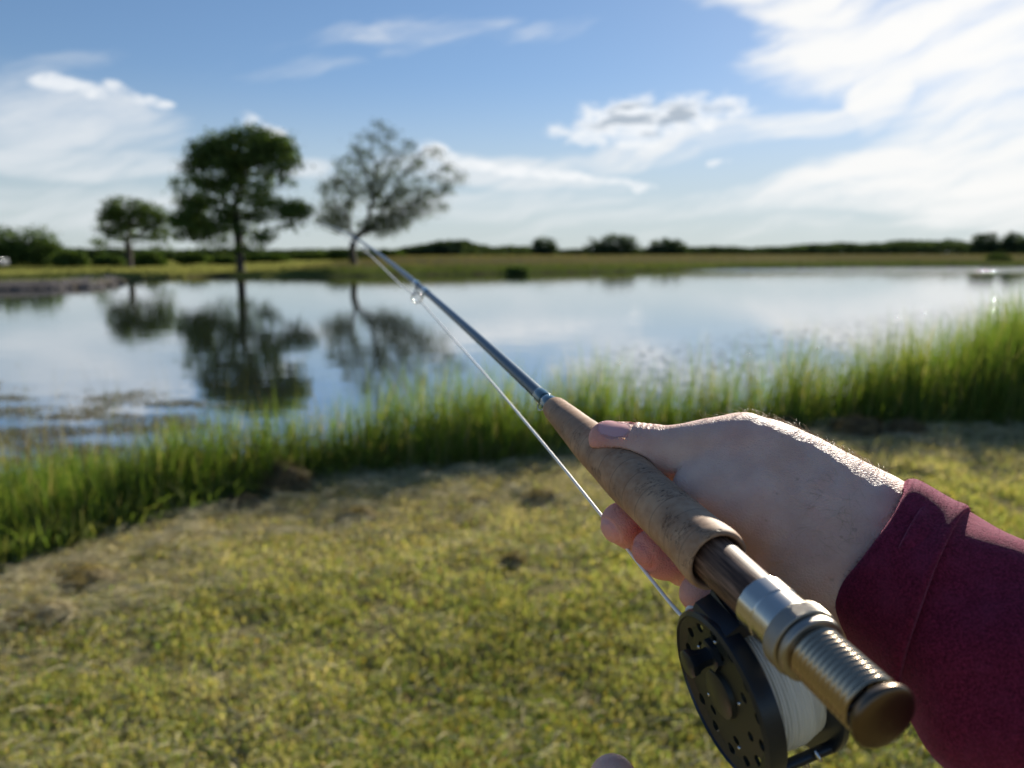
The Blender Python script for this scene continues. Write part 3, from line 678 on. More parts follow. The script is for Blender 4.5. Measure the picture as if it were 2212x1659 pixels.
# cork grip --------------------------------------------------------
CORK_KN = [(0.0000, 0.0047), (0.0008, 0.0060), (0.004, 0.0071), (0.016, 0.0078), (0.040, 0.0094), (0.060, 0.0106), (0.080, 0.0115), (0.100, 0.0119), (0.120, 0.0118), (0.140, 0.0117), (0.155, 0.0121), (0.165, 0.0126), (0.1695, 0.0127),
           (0.1722, 0.0122), (0.1730, 0.0112), (0.1722, 0.0102), (0.1690, 0.0097), (0.160, 0.0094)]
CORK = interp_prof(CORK_KN, 190)
def cork_r(t): k = np.array(CORK_KN[:13]); return np.interp(t, k[:, 0], k[:, 1], left=0.0045, right=0.0094)
m = bpy.data.materials.new('cork'); m.use_nodes = True; nt = m.node_tree; b = nt.nodes['Principled BSDF']; M_CORK = m
oc = objco(m)
# grip coordinates: along the axis and round it, so that rings and pores follow the cork discs
axw = cw(AD) - cw(np.zeros(3)); mp_ = nt.nodes.new('ShaderNodeVectorMath'); mp_.operation = 'DOT_PRODUCT'; nt.links.new(oc, mp_.inputs[0]); mp_.inputs[1].default_value = tuple(axw); ta = X(nt, mp_.outputs['Value'])
n1 = noise(nt, oc, 95, 4, 0.6); n2 = noise(nt, oc, 420, 4, 0.7)
def aniso(oc, sc):                                # stretch noise along the rod's cross direction
    vm = nt.nodes.new('ShaderNodeVectorMath'); vm.operation = 'SCALE'; nt.links.new(oc, vm.inputs[0]); vm.inputs['Scale'].default_value = 1.0
    cx_ = nt.nodes.new('ShaderNodeVectorMath'); cx_.operation = 'SCALE'; cx_.inputs[0].default_value = tuple(axw); nt.links.new((ta * sc).s, cx_.inputs['Scale'])
    ad = nt.nodes.new('ShaderNodeVectorMath'); ad.operation = 'ADD'; nt.links.new(oc, ad.inputs[0]); nt.links.new(cx_.outputs[0], ad.inputs[1]); return ad.outputs[0]
av = aniso(oc, 2.0)
pit = noise(nt, av, 150, 4, 0.6, 0.6)
crack = (pit - 0.5)._m('ABSOLUTE').step(0.022, 0.006)         # thin winding lenticels
patchy = noise(nt, oc, 70, 2, 0.5).step(0.50, 0.60)
crk = crack * patchy
vor = nt.nodes.new('ShaderNodeTexVoronoi'); nt.links.new(aniso(oc, 1.2), vor.inputs['Vector']); vor.inputs['Scale'].default_value = 150
pore = X(nt, vor.outputs['Distance']).step(0.20, 0.08) * noise(nt, oc, 75, 2).step(0.55, 0.62)
tex = mix(nt, n1.step(0.3, 0.7), (0.38, 0.20, 0.105), (0.57, 0.35, 0.205))
tex = mix(nt, n2.step(0.35, 0.75) * 0.35, tex, (0.50, 0.37, 0.26))
grime = noise(nt, oc, 38, 3, 0.5).step(0.42, 0.66) * 0.45
tex = mix(nt, grime, tex, (0.22, 0.13, 0.08))
tex = mix(nt, (crk * 0.8).mx(pore * 0.9), tex, (0.10, 0.05, 0.025))
ring = (ta * 2 * math.pi / 0.0127)._m('SINE').step(0.975, 1.0) * 0.55
tex = mix(nt, ring, tex, (0.20, 0.12, 0.07))
nt.links.new(tex, b.inputs['Base Color']); b.inputs['Roughness'].default_value = 0.62; b.inputs['Specular IOR Level'].default_value = 0.3
bump(m, n2 * 0.25 + n1 * 0.3 - crk * 1.1 - pore * 1.5, 0.55, 0.0006)
V, F = lathe(CORK, rodp(0), AD, UD, 96, lambda t, a: 0.00012 * np.sin(a * 3 + t * 90) + 0.0001 * np.sin(a * 2 - t * 160))
o = frame_obj('cork_grip', V, F, M_CORK, rod); sharp(o, 60)
# shaft ------------------------------------------------------------
def shaftp(s):                                     # s metres ahead of the cork, bends a little under its own weight
    return A0 - AD * s + np.array([0, 0.030, 0]) * (s * s)
M_SHAFT = newmat('graphite_shaft', (0.040, 0.075, 0.105), 0.42, 0.0, Coat_Weight=0.3, Coat_Roughness=0.12)
bump(M_SHAFT, noise(M_SHAFT.node_tree, objco(M_SHAFT), 300, 2), 0.08, 0.0003)
def sweep(path, rad, n=20, close=True):
    path = np.asarray(path); rad = np.asarray(rad); T_ = np.gradient(path, axis=0); T_ /= np.linalg.norm(T_, axis=1)[:, None]
    u = np.cross(T_, [0.3, 0.9, 0.31]); u /= np.linalg.norm(u, axis=1)[:, None]; v = np.cross(T_, u); a = np.arange(n) * 2 * np.pi / n
    V = path[:, None] + rad[:, None, None] * (np.cos(a)[None, :, None] * u[:, None] + np.sin(a)[None, :, None] * v[:, None])
    i, j = np.meshgrid(np.arange(len(path) - 1), np.arange(n), indexing='ij')
    F = np.stack([i * n + j, i * n + (j + 1) % n, (i + 1) * n + (j + 1) % n, (i + 1) * n + j], -1).reshape(-1, 4)
    Fs = [F]
    if close: Fs += [np.arange(n)[None], (np.arange(n) + n * (len(path) - 1))[None, ::-1]]
    return V.reshape(-1, 3), Fs
def shaft_r(s): return np.interp(s, [-0.01, 0.02, 0.40, 0.75, 1.1, 2.35], [0.0042, 0.0039, 0.0030, 0.0019, 0.0011, 0.0005])
ss = np.linspace(-0.01, 2.35, 90); V, F = sweep([shaftp(s) for s in ss], [shaft_r(s) for s in ss]); o = frame_obj('shaft', V, F, M_SHAFT, rod); fix_normals(o)
M_WRAP = newmat('thread_wrap', (0.018, 0.075, 0.085), 0.2, 0.0, Coat_Weight=1.0, Coat_Roughness=0.08)
wav = M_WRAP.node_tree; bump(M_WRAP, noise(wav, objco(M_WRAP), 900, 2), 0.15, 0.0002)
for (s0, s1, k) in ((-0.002, 0.010, .0011), (0.012, 0.0235, .0007), (0.350, 0.372, .0006), (0.398, 0.418, .0006)):
    ss = np.linspace(s0, s1, 14); rr_ = shaft_r(ss) + k * np.sin(np.linspace(0.25, math.pi - 0.25, 14)) ** 0.5
    V, F = sweep([shaftp(s) for s in ss], rr_); o = frame_obj('thread_wrap', V, F, M_WRAP, rod); fix_normals(o)
M_STEEL = newmat('polished_steel', (0.55, 0.55, 0.54), 0.18, 1.0)
# hook keeper: little wire loop by the grip
a = np.linspace(0, math.pi, 14); pth = [shaftp(0.008 + 0.009 * (1 - math.cos(q)) / 2) + (UD * 0.8 - WD * 0.5) * (0.0040 + 0.0034 * math.sin(q)) for q in a]
V, F = sweep(pth, np.full(14, 0.0004), 8); fix_normals(frame_obj('hook_keeper', V, F, M_STEEL, rod))
# stripping guide: ring on two struts
def guide(s, r, hgt):
    c = shaftp(s) + (UD * 0.94 - WD * 0.34) * hgt
    q = np.linspace(0, 2 * math.pi, 40); side = np.cross(AD, UD * 0.94 - WD * 0.34); side /= np.linalg.norm(side); upv = (UD * 0.94 - WD * 0.34)
    pth = [c + r * (math.cos(k) * upv + math.sin(k) * side) for k in q]
    V, F = sweep(pth, np.full(40, 0.00075), 10, False)
    o = frame_obj('line_guide', V, F, M_STEEL, rod); fix_normals(o)
    segs = []
    for e in (-0.022, 0.022):
        for sg in (-1, 1):
            segs.append((c + side * sg * r * 0.8 - upv * r * 0.3, shaftp(s + e) + upv * 0.0034, 0.0006, 0.0006))
    V, F = tube_segments([(x_[0], x_[1], 0.0007, 0.0007) for x_ in segs], 6)
    fix_normals(mesh_np('guide_foot', cw(V) - ORG, [F], M_STEEL, o))
    return c
gc1 = guide(0.385, 0.0054, 0.0108); gc2 = guide(0.80, 0.0042, 0.0085); gc3 = guide(1.20, 0.0030, 0.0065)
# reel seat ---------------------------------------------------------
S0 = 0.170
m = bpy.data.materials.new('seat_wood'); m.use_nodes = True; nt = m.node_tree; b = nt.nodes['Principled BSDF']; M_WOOD = m; oc = objco(m)
mp_ = nt.nodes.new('ShaderNodeVectorMath'); mp_.operation = 'DOT_PRODUCT'; nt.links.new(oc, mp_.inputs[0]); mp_.inputs[1].default_value = tuple(axw); ta = X(nt, mp_.outputs['Value'])
gr = noise(nt, aniso(oc, -0.94), 900, 5, 0.6); gr2 = noise(nt, aniso(oc, -0.97), 330, 3, 0.5)
t_ = mix(nt, gr.step(0.35, 0.7), (0.06, 0.027, 0.015), (0.31, 0.175, 0.11)); t_ = mix(nt, gr2.step(0.45, 0.7) * 0.6, t_, (0.035, 0.018, 0.012))
nt.links.new(t_, b.inputs['Base Color']); b.inputs['Roughness'].default_value = 0.55; b.inputs['Specular IOR Level'].default_value = 0.3; bump(m, gr, 0.35, 0.0003)
V, F = lathe([(S0 - 0.014, 0.0089), (S0 + 0.0325, 0.0086)], rodp(0), AD, UD, 64); frame_obj('wood_insert', V, F, M_WOOD, rod); 
M_ALU = newmat('brushed_aluminium', (0.66, 0.60, 0.52), 0.24, 1.0); M_KNURL = newmat('knurled_metal', (0.42, 0.37, 0.31), 0.34, 1.0); M_BRONZE = newmat('bronze_anodised_metal', (0.46, 0.36, 0.25), 0.26, 1.0)
bump(M_ALU, noise(M_ALU.node_tree, objco(M_ALU), 500, 3), 0.12, 0.0002)
hood = [(S0 + 0.0295, 0.0086), (S0 + 0.0295, 0.0094), (S0 + 0.0300, 0.0098), (S0 + 0.0375, 0.0100), (S0 + 0.0379, 0.0097), (S0 + 0.0470, 0.0100), (S0 + 0.0470, 0.0080)]
V, F = lathe(hood, rodp(0), AD, UD, 72, lambda t, a: 0.00022 * np.abs(np.cos(a * 7)) * (t < S0 + 0.037)); sharp(frame_obj('reel_hood', V, F, M_ALU, rod), 25)
def knurl_ring(t0, t1, r, dep=0.00028, N_=80):
    ts = np.linspace(t0 + 0.0008, t1 - 0.0008, 34); n = N_ * 4
    pr = [(t0, 0.0080), (t0, r - 0.0006), (t0 + 0.0004, r - 0.0001)] + [(t, r) for t in ts] + [(t1 - 0.0003, r - 0.0001), (t1, r - 0.0006), (t1, 0.0080)]
    f = lambda t, a: -dep * (0.5 + 0.5 * np.cos(a * N_ + t * 6500)) * (t > t0 + 0.0006) * (t < t1 - 0.0006) - dep * (0.5 + 0.5 * np.cos(a * N_ - t * 6500)) * (t > t0 + 0.0006) * (t < t1 - 0.0006)
    return lathe(pr, rodp(0), AD, UD, n, f)
V, F = knurl_ring(S0 + 0.0472, S0 + 0.0532, 0.0119); frame_obj('knurled_ring', V, F, M_KNURL, rod)
V, F = knurl_ring(S0 + 0.0536, S0 + 0.0568, 0.0110, 0.0001); frame_obj('locking_ring', V, F, M_KNURL, rod)
pr = [(S0 + 0.0560, 0.0083)]
tt = S0 + 0.0575
while tt < S0 + 0.0815: pr += [(tt, 0.00845), (tt + 0.0003, 0.0090), (tt + 0.0008, 0.00925), (tt + 0.0013, 0.0090), (tt + 0.0016, 0.00845)]; tt += 0.0020
V, F = lathe(pr, rodp(0), AD, UD, 72); frame_obj('threaded_barrel', V, F, M_BRONZE, rod)
cap = [(S0 + 0.0826, 0.0084), (S0 + 0.0828, 0.0088), (S0 + 0.0838, 0.0096), (S0 + 0.0852, 0.0101), (S0 + 0.0860, 0.0099), (S0 + 0.0866, 0.0090), (S0 + 0.0871, 0.0070), (S0 + 0.0874, 0.0040), (S0 + 0.0875, 0.0001)]
V, F = lathe(interp_prof(cap, 50), rodp(0), AD, UD, 72); frame_obj('butt_cap', V, F, newmat('butt_cap_metal', (0.16, 0.115, 0.08), 0.32, 1.0), rod)

# ---------------------------------------------------------------- reel, locked to the seat
PHI = 0.276; RU = math.cos(PHI) * UD + math.sin(PHI) * WD; RW = np.cross(AD, RU)
RR = 0.0312; RC = rodp(S0 + 0.018) + RU * 0.0445 - RW * 0.0135
M_REEL = newmat('black_reel_paint', (0.012, 0.018, 0.026), 0.34, 0.25, Coat_Weight=0.25, Coat_Roughness=0.3)
bump(M_REEL, noise(M_REEL.node_tree, objco(M_REEL), 700, 3), 0.12, 0.0002)
M_FACE = newmat('reel_face_paint', (0.018, 0.023, 0.018), 0.42, 0.2); bump(M_FACE, noise(M_FACE.node_tree, objco(M_FACE), 900, 3), 0.15, 0.0002)
def reel_l(prof, n=96, **k): return lathe([(t, r) for t, r in prof], RC, RW, AD, n, **k)
# frame: front rim, back plate and pillars
V, F = reel_l([(0.0012, RR - 0.0022), (0.0002, RR - 0.0018), (0.0010, RR - 0.0002), (0.0022, RR), (0.0076, RR), (0.0080, RR - 0.0006), (0.0080, RR - 0.0028), (0.0014, RR - 0.0028), (0.0012, RR - 0.0022)])
reel = frame_obj('fly_reel', V, F, M_REEL, rod); sharp(reel, 30)
RORG = ORG
def robj(name, V, F, mat, smooth=True): 
    o = frame_obj(name, V, F, mat, reel, smooth); sharp(o, 35); return o
# spool face with real holes
V, F = reel_l([(0.0026, 0.0001), (0.0026, RR - 0.0060), (0.0012, RR - 0.0026), (0.0040, RR - 0.0030), (0.0044, 0.0001)], 96)
face = frame_obj('spool_face', V, F, M_FACE, reel); fix_normals(face)
cut = bmesh.new()
def hole(ang, rad, hr, st=1.0):
    c = RC + RW * 0.003 + rad * (math.cos(ang) * AD + math.sin(ang) * RU)
    er = math.cos(ang) * AD + math.sin(ang) * RU; et = np.cross(RW, er)
    vs1 = []
    for dz_ in (-0.006, 0.006):
        vs1.append([cut.verts.new(Vector(cw(c + RW * dz_ + hr * (math.cos(q) * er + st * math.sin(q) * et)) - ORG)) for q in np.arange(14) * 2 * math.pi / 14])
    for k in range(14): cut.faces.new([vs1[0][k], vs1[0][(k + 1) % 14], vs1[1][(k + 1) % 14], vs1[1][k]])
    cut.faces.new(vs1[0]); cut.faces.new(vs1[1][::-1])
for k in range(14): hole(2 * math.pi * k / 14 + 0.1, RR * 0.775, 0.0019, 1.25)
for k in range(7): hole(2 * math.pi * k / 7 + 0.28, RR * 0.57, 0.0017, 1.2)
bmesh.ops.recalc_face_normals(cut, faces=cut.faces)
cme = bpy.data.meshes.new('cut'); cut.to_mesh(cme); cut.free(); cob = bpy.data.objects.new('cut', cme); C.objects.link(cob); cob.location = ORG
md = face.modifiers.new('b', 'BOOLEAN'); md.object = cob; md.operation = 'DIFFERENCE'; md.solver = 'EXACT'
bpy.context.view_layer.update(); dg = bpy.context.evaluated_depsgraph_get(); nm = bpy.data.meshes.new_from_object(face.evaluated_get(dg)); face.modifiers.clear(); face.data = nm
bpy.data.objects.remove(cob); 
for p in face.data.polygons: p.use_smooth = False
M_DKHUB = newmat('reel_hub', (0.045, 0.045, 0.038), 0.38, 0.4)
V, F = reel_l([(0.0026, 0.0092), (0.0008, 0.0088), (0.0002, 0.0078), (0.0002, 0.0001)], 48); robj('hub_cap', V, F, M_DKHUB)
# counter plate and handle
HC = (-0.012, -0.0148)      # along rod, down
hc = RC + AD * (-0.0040) + RU * (-0.0150)
V, F = lathe([(0.0026, 0.0062), (0.0006, 0.0060), (0.0002, 0.0052), (0.0002, 0.0001)], hc, RW, AD, 6); robj('handle_plate', V, F, M_REEL, False)
V, F = lathe([(0.0006, 0.0036), (-0.0022, 0.0034), (-0.0045, 0.0040), (-0.0068, 0.0052), (-0.0082, 0.0053), (-0.0088, 0.0044), (-0.0089, 0.0001)], hc, RW, (AD + 0.35 * RU) / np.linalg.norm(AD + 0.35 * RU), 8); robj('handle', V, F, M_REEL, False)
segs = []
for (u_, v_) in ((-0.0150, -0.0100), (-0.0020, -0.0220), (-0.0050, -0.0005 - 0.0102), (0.0090, 0.0180), (-0.0105, 0.0095), (0.0115, -0.0052)):
    c = RC + AD * u_ + RU * v_; segs.append((c + RW * 0.0026, c + RW * 0.0019, 0.0007, 0.0006))
V, F = tube_segments(segs, 10); nS = len(segs)
caps = np.array([[k * 20 + 10 + q for q in range(10)] for k in range(nS)])
o = mesh_np('screw', cw(V) - ORG, [F, caps], M_STEEL, reel)
# back plate, pillars, foot
V, F = reel_l([(0.0330, 0.0001), (0.0330, RR - 0.0012), (0.0322, RR), (0.0300, RR), (0.0296, RR - 0.002), (0.0296, 0.0001)]); robj('back_plate', V, F, M_REEL)
for ang in (-1.65, 0.62, 2.5, 1.45):
    c0 = RC + (RR - 0.0022) * (math.cos(ang) * AD + math.sin(ang) * RU); V, F = tube_segments([(c0 + RW * 0.0070, c0 + RW * 0.0305, 0.0021, 0.0021)], 14); robj('pillar', V, F, M_REEL)
scr = []
for ang in (0.50, 0.62, 0.74):
    c0 = RC + (RR - 0.0016) * (math.cos(ang) * AD + math.sin(ang) * RU) + RW * (0.020 + 0.004 * math.sin(ang * 30)); er = math.cos(ang) * AD + math.sin(ang) * RU
    scr.append((c0 - er * 0.001, c0 + er * 0.0028, 0.0008, 0.0007))
V, F = tube_segments(scr, 10); caps = np.array([[k * 20 + 10 + q for q in range(10)] for k in range(len(scr))]); mesh_np('screw', cw(V) - ORG, [F, caps], M_STEEL, reel)
# foot: curved saddle under the seat, joined to the frame by a stem
vf = []; nu, nv = 24, 9
for layer in (0.00925, 0.0106):
    for i_ in range(nu):
        t = S0 - 0.001 + 0.046 * i_ / (nu - 1); wd_ = 0.55 * math.sin(math.pi * (0.12 + 0.76 * i_ / (nu - 1))) ** 0.5
        lay = layer if layer < 0.01 else 0.00935 + 0.0022 * math.sin(math.pi * i_ / (nu - 1))
        for k in range(nv):
            q = (k / (nv - 1) - 0.5) * 2 * wd_; vf.append(rodp(t) + lay * (math.cos(q) * RU + math.sin(q) * RW))
vf = np.array(vf); i, j = np.meshgrid(np.arange(nu - 1), np.arange(nv - 1), indexing='ij'); q0 = (i * nv + j).reshape(-1)
F1 = np.stack([q0, q0 + 1, q0 + nv + 1, q0 + nv], 1); o = robj('reel_foot', vf, [F1, F1[:, ::-1] + nu * nv], M_REEL)
p0 = rodp(S0 + 0.010); fb = bmesh.new()
ring4 = []
for (off, hx, hw0, hw1) in ((0.0095, 0.010, -0.0040, 0.0060), (0.0115, 0.010, -0.0050, 0.0120), (0.0135, 0.0105, -0.0110, 0.0185), (0.0165, 0.0110, -0.0123, 0.0185)):
    c = rodp(S0 + 0.014) + RU * off
    ring4.append([c + AD * sx * hx + RW * w_ for sx, w_ in ((-1, hw0), (1, hw0), (1, hw1), (-1, hw1))])
V = np.array(ring4).reshape(-1, 3); F = np.array([[r * 4 + k, r * 4 + (k + 1) % 4, (r + 1) * 4 + (k + 1) % 4, (r + 1) * 4 + k] for r in range(3) for k in range(4)] + [[12, 13, 14, 15]]); robj('reel_stem', V, F, M_REEL, False)
# line wound on the spool
M_LINE = newmat('white_line', (0.93, 0.92, 0.87), 0.45); 
turns = []; tt = 0.0076; rg = np.random.default_rng(5)
while tt < 0.0292:
    bulge = 0.0252 - 0.0022 * ((tt - 0.0184) / 0.0108) ** 2 + rg.normal(0, 0.00012)
    turns += [(tt, bulge - 0.00055), (tt + 0.00025, bulge - 0.00010), (tt + 0.00050, bulge), (tt + 0.00075, bulge - 0.00010), (tt + 0.0010, bulge - 0.00055)]; tt += 0.00112
V, F = reel_l([(0.0076, 0.010)] + turns + [(0.0295, 0.010)], 120, wobble=lambda t, a: 0.00022 * np.sin(a * 2 + t * 900) + 0.0002 * np.sin(a * 5 + t * 2300))
V = V + np.outer(((V - RC) @ AD) * 0.018 * np.sin(((V - RC) @ RW) * 380), RW)
robj('wound_line', V, F, newmat('wound_line', (0.80, 0.78, 0.70), 0.5))

# running line from the reel up through the guides
def catmull(P, n=12):
    return interp_prof(P, (len(P) - 1) * n)
lp = [RC + RW * 0.012 + RU * -0.0155 - AD * 0.0195, RC + RW * 0.006 - RU * 0.0190 - AD * 0.0265, ev(1474, 1331, 0.309), ev(1400, 1243, 0.336), ev(1335, 1160, 0.366), ev(1290, 1102, 0.388), ev(1200, 990, 0.440), ev(1100, 870, 0.515), ev(1040, 800, 0.585), ev(985, 738, 0.68)]
lp += [gc1 + (gc1 - lp[-1]) * -0.12, gc1, gc1 + (gc2 - gc1) * 0.3 + np.array([0, .002, 0]), gc2, gc3, shaftp(1.8) + UD * 0.004]
LP = catmull(np.array(lp), 16); V, F = sweep(LP, np.full(len(LP), 0.00080), 10); LORG = cw(LP[0])
o = mesh_np('fishing_line', cw(V) - LORG, F, M_LINE, smooth=True); o.location = LORG; fix_normals(o); tag(o, 'white fly line running from the reel up past the fingertips to the rod guides', 'fishing line')

# ================================================================ the angler's arm and hand
def surface_nets(G, org, h):
    """G: sampled signed distance -> smooth quad mesh"""
    S = G < 0; nx, ny, nz = G.shape
    c = [S[i:nx - 1 + i, j:ny - 1 + j, k:nz - 1 + k] for i in (0, 1) for j in (0, 1) for k in (0, 1)]
    cnt = sum(x.astype(np.int8) for x in c); act = (cnt > 0) & (cnt < 8); idx = np.full(act.shape, -1, np.int64); idx[act] = np.arange(act.sum())
    I = np.argwhere(act); acc = np.zeros((len(I), 3)); num = np.zeros(len(I))
    corners = [(i, j, k) for i in (0, 1) for j in (0, 1) for k in (0, 1)]
    for a in range(8):
        for b in range(a + 1, 8):
            d = np.array(corners[b]) - np.array(corners[a])
            if np.abs(d).sum() != 1: continue
            ga = G[I[:, 0] + corners[a][0], I[:, 1] + corners[a][1], I[:, 2] + corners[a][2]]; gb = G[I[:, 0] + corners[b][0], I[:, 1] + corners[b][1], I[:, 2] + corners[b][2]]
            x = (ga < 0) != (gb < 0); t = np.where(x, ga / np.where(x, ga - gb, 1), 0)
            acc[x] += (np.array(corners[a]) + t[x, None] * d); num[x] += 1
    V = org + (I + acc / num[:, None]) * h
    Q = []
    for ax in range(3):
        o1, o2 = [(1, 2), (2, 0), (0, 1)][ax]
        lo = [slice(1, -1)] * 3; lo[ax] = slice(0, -1); hi = [slice(1, -1)] * 3; hi[ax] = slice(1, None)
        A, B = S[tuple(lo)], S[tuple(hi)]; ch = np.argwhere(A != B)
        flip = A[tuple(ch.T)]; off = np.ones(3, int); off[ax] = 0; base = ch + off
        def at(d1, d2):
            p = base.copy(); p[:, o1] += d1; p[:, o2] += d2; return idx[tuple(p.T)]
        q = np.stack([at(-1, -1), at(0, -1), at(0, 0), at(-1, 0)], 1); q[~flip] = q[~flip][:, ::-1]; Q.append(q)
    return V, np.concatenate(Q)
def smin(a, b, k):
    h = np.clip(0.5 + 0.5 * (b - a) / k, 0, 1); return b * (1 - h) + a * h - k * h * (1 - h)
def capsule(P, a, b, ra, rb):
    ab = b - a; t = np.clip(((P - a) @ ab) / (ab @ ab), 0, 1)
    return np.linalg.norm(P - a - t[..., None] * ab, axis=-1) - (ra + (rb - ra) * t)
def chain(P, pts, k=0.004):
    d = None
    for (a, b) in zip(pts[:-1], pts[1:]):
        q = capsule(P, ev(*a[:3]), ev(*b[:3]), a[3] / 1000, b[3] / 1000); d = q if d is None else smin(d, q, k)
    return d
def ell(P, c, ax, r):
    """ellipsoid with axes ax (3,3 rows) and radii r"""
    q = ((P - c) @ np.array(ax).T) / r; n = np.linalg.norm(q, axis=-1); g = np.linalg.norm(q / r, axis=-1) + 1e-9
    return n * (n - 1) / g
THUMB = [(1311, 949, .368, 8.7), (1338, 960, .366, 10.3), (1366, 966, .363, 10.9), (1395, 972, .360, 11.5), (1440, 978, .356, 11.5), (1485, 979, .352, 12.4), (1530, 975, .350, 13.2)]
RIDGE = [(1530, 975, .350, 13.2), (1600, 982, .350, 17.0), (1668, 1017, .350, 20.0), (1740, 1060, .347, 21.3), (1820, 1108, .342, 22.2), (1900, 1155, .336, 22.8), (2010, 1225, .324, 24.0)]
THEN = [(1492, 1060, .337, 8.4), (1545, 1066, .334, 10.8), (1610, 1092, .331, 13.6), (1680, 1140, .331, 15.6), (1740, 1215, .327, 17.0), (1800, 1250, .326, 18.0), (1900, 1310, .318, 20.0)]
INDEX = [(1605, 960, .368, 11.5), (1555, 948, .383, 9.3), (1500, 958, .398, 8.6), (1462, 1000, .402, 8.2), (1442, 1040, .392, 7.8)]
MIDDLE = [(1640, 1040, .385, 11), (1560, 1030, .400, 9.6), (1480, 1080, .396, 9.3), (1420, 1140, .375, 9.0), (1372, 1142, .362, 9.6), (1343, 1131, .356, 9.9)]
RING = [(1690, 1120, .365, 11), (1620, 1130, .380, 9.6), (1545, 1190, .372, 9.0), (1480, 1222, .350, 8.6), (1432, 1205, .342, 8.6), (1406, 1186, .337, 8.3)]
LITTLE = [(1730, 1180, .350, 11), (1680, 1230, .352, 9.0), (1610, 1280, .344, 8.4), (1550, 1294, .330, 7.9), (1508, 1282, .322, 7.9)]
MN_C = ev(1330, 1140, .352); MN_N = np.array([-0.80, 0.42, -0.42]); MN_N /= np.linalg.norm(MN_N)
def hand_sdf(P):
    d = chain(P, THUMB, .004)
    r = chain(P, RIDGE, .008); d = smin(d, r, .006)
    t = chain(P, THEN, .008)
    body = smin(r, t, .016)
    fill = smin(capsule(P, ev(1640, 1050, .345), ev(1760, 1130, .338), .0155, .020), capsule(P, ev(1800, 1160, .334), ev(1960, 1270, .320), .0235, .025), .01)
    fill = smin(fill, capsule(P, ev(1660, 1090, .364), ev(1740, 1170, .352), .019, .019), .01)
    body = smin(body, fill, .012)
    fill2 = capsule(P, ev(1548, 988, .366), ev(1650, 1040, .372), .0125, .016); body = smin(body, fill2, .006)  # unseen web mass added behind the thumb so the hand shades the cork
    web = capsule(P, ev(1548, 1015, .350), ev(1600, 1020, .346), .0100, .014); body = smin(body, web, .006)
    d = smin(d, body, .0012)
    for f, k in ((INDEX, .006), (MIDDLE, .006), (RING, .006), (LITTLE, .006)):
        fi = chain(P, f, .004)
        near = np.linalg.norm(P - ev(*f[0][:3]), axis=-1)
        kk = np.clip(.007 - near * 0.16, 0.0006, .006)
        h = np.clip(0.5 + 0.5 * (fi - d) / kk, 0, 1); d = fi * (1 - h) + d * h - kk * h * (1 - h)
    # thumb end: flatten the nail bed, keep the pad round
    q = P - TN_C; pln = q @ TN_N; inn = (np.abs(q @ TN_A) < .0095) & (np.abs(q @ TN_B) < .0075)
    d = np.where(inn, np.maximum(d, np.maximum(pln - 0.0003 + 0.012 * ((q @ TN_B) / .0075) ** 2 * 0.12, -0.05)), d)
    for fg in (MIDDLE, RING):                      # rim of the nail on the curled fingers
        q = P - ev(*fg[-1][:3]); q2 = q @ MN_N; rr_ = np.linalg.norm(q - q2[..., None] * MN_N, axis=-1)
        d = d + 0.0006 * np.exp(-((rr_ - .0064) / .0008) ** 2) * (q2 > 0.002)
    # joint creases on the thumb
    for (cx, cy, cz, s, dep) in ((1384, 930, .3565, .0009, .0009), (1396, 931, .356, .0009, .0010), (1371, 930, .358, .0009, .0007), (1408, 934, .355, .0009, .0006)):
        c = ev(cx, cy, cz); qq = P - c; ax = ev(1440, 972, .359) - ev(1366, 962, .366); ax = ax / np.linalg.norm(ax)
        al = qq @ ax + 0.25 * np.linalg.norm(qq - (qq @ ax)[..., None] * ax, axis=-1); rad = np.linalg.norm(qq, axis=-1)
        d = d + dep * np.exp(-(al / s) ** 2) * np.exp(-(rad / .007) ** 2)
    # fold where the thumb root meets the palm
    g0, g1 = ev(1452, 1037, .343), ev(1518, 998, .338)
    ln = capsule(P, g0, g1, 0, 0); tt_ = np.clip(((P - g0) @ (g1 - g0)) / ((g1 - g0) @ (g1 - g0)), 0, 1)
    d = d + 0.0014 * (1 - tt_) ** 0.7 * np.exp(-(ln / .0016) ** 2)
    # knuckle tendons and soft unevenness on the back of the hand
    d = d + 0.00012 * np.sin(P[..., 0] * 420 + P[..., 1] * 260) * np.sin(P[..., 1] * 350 - P[..., 2] * 300)
    return d
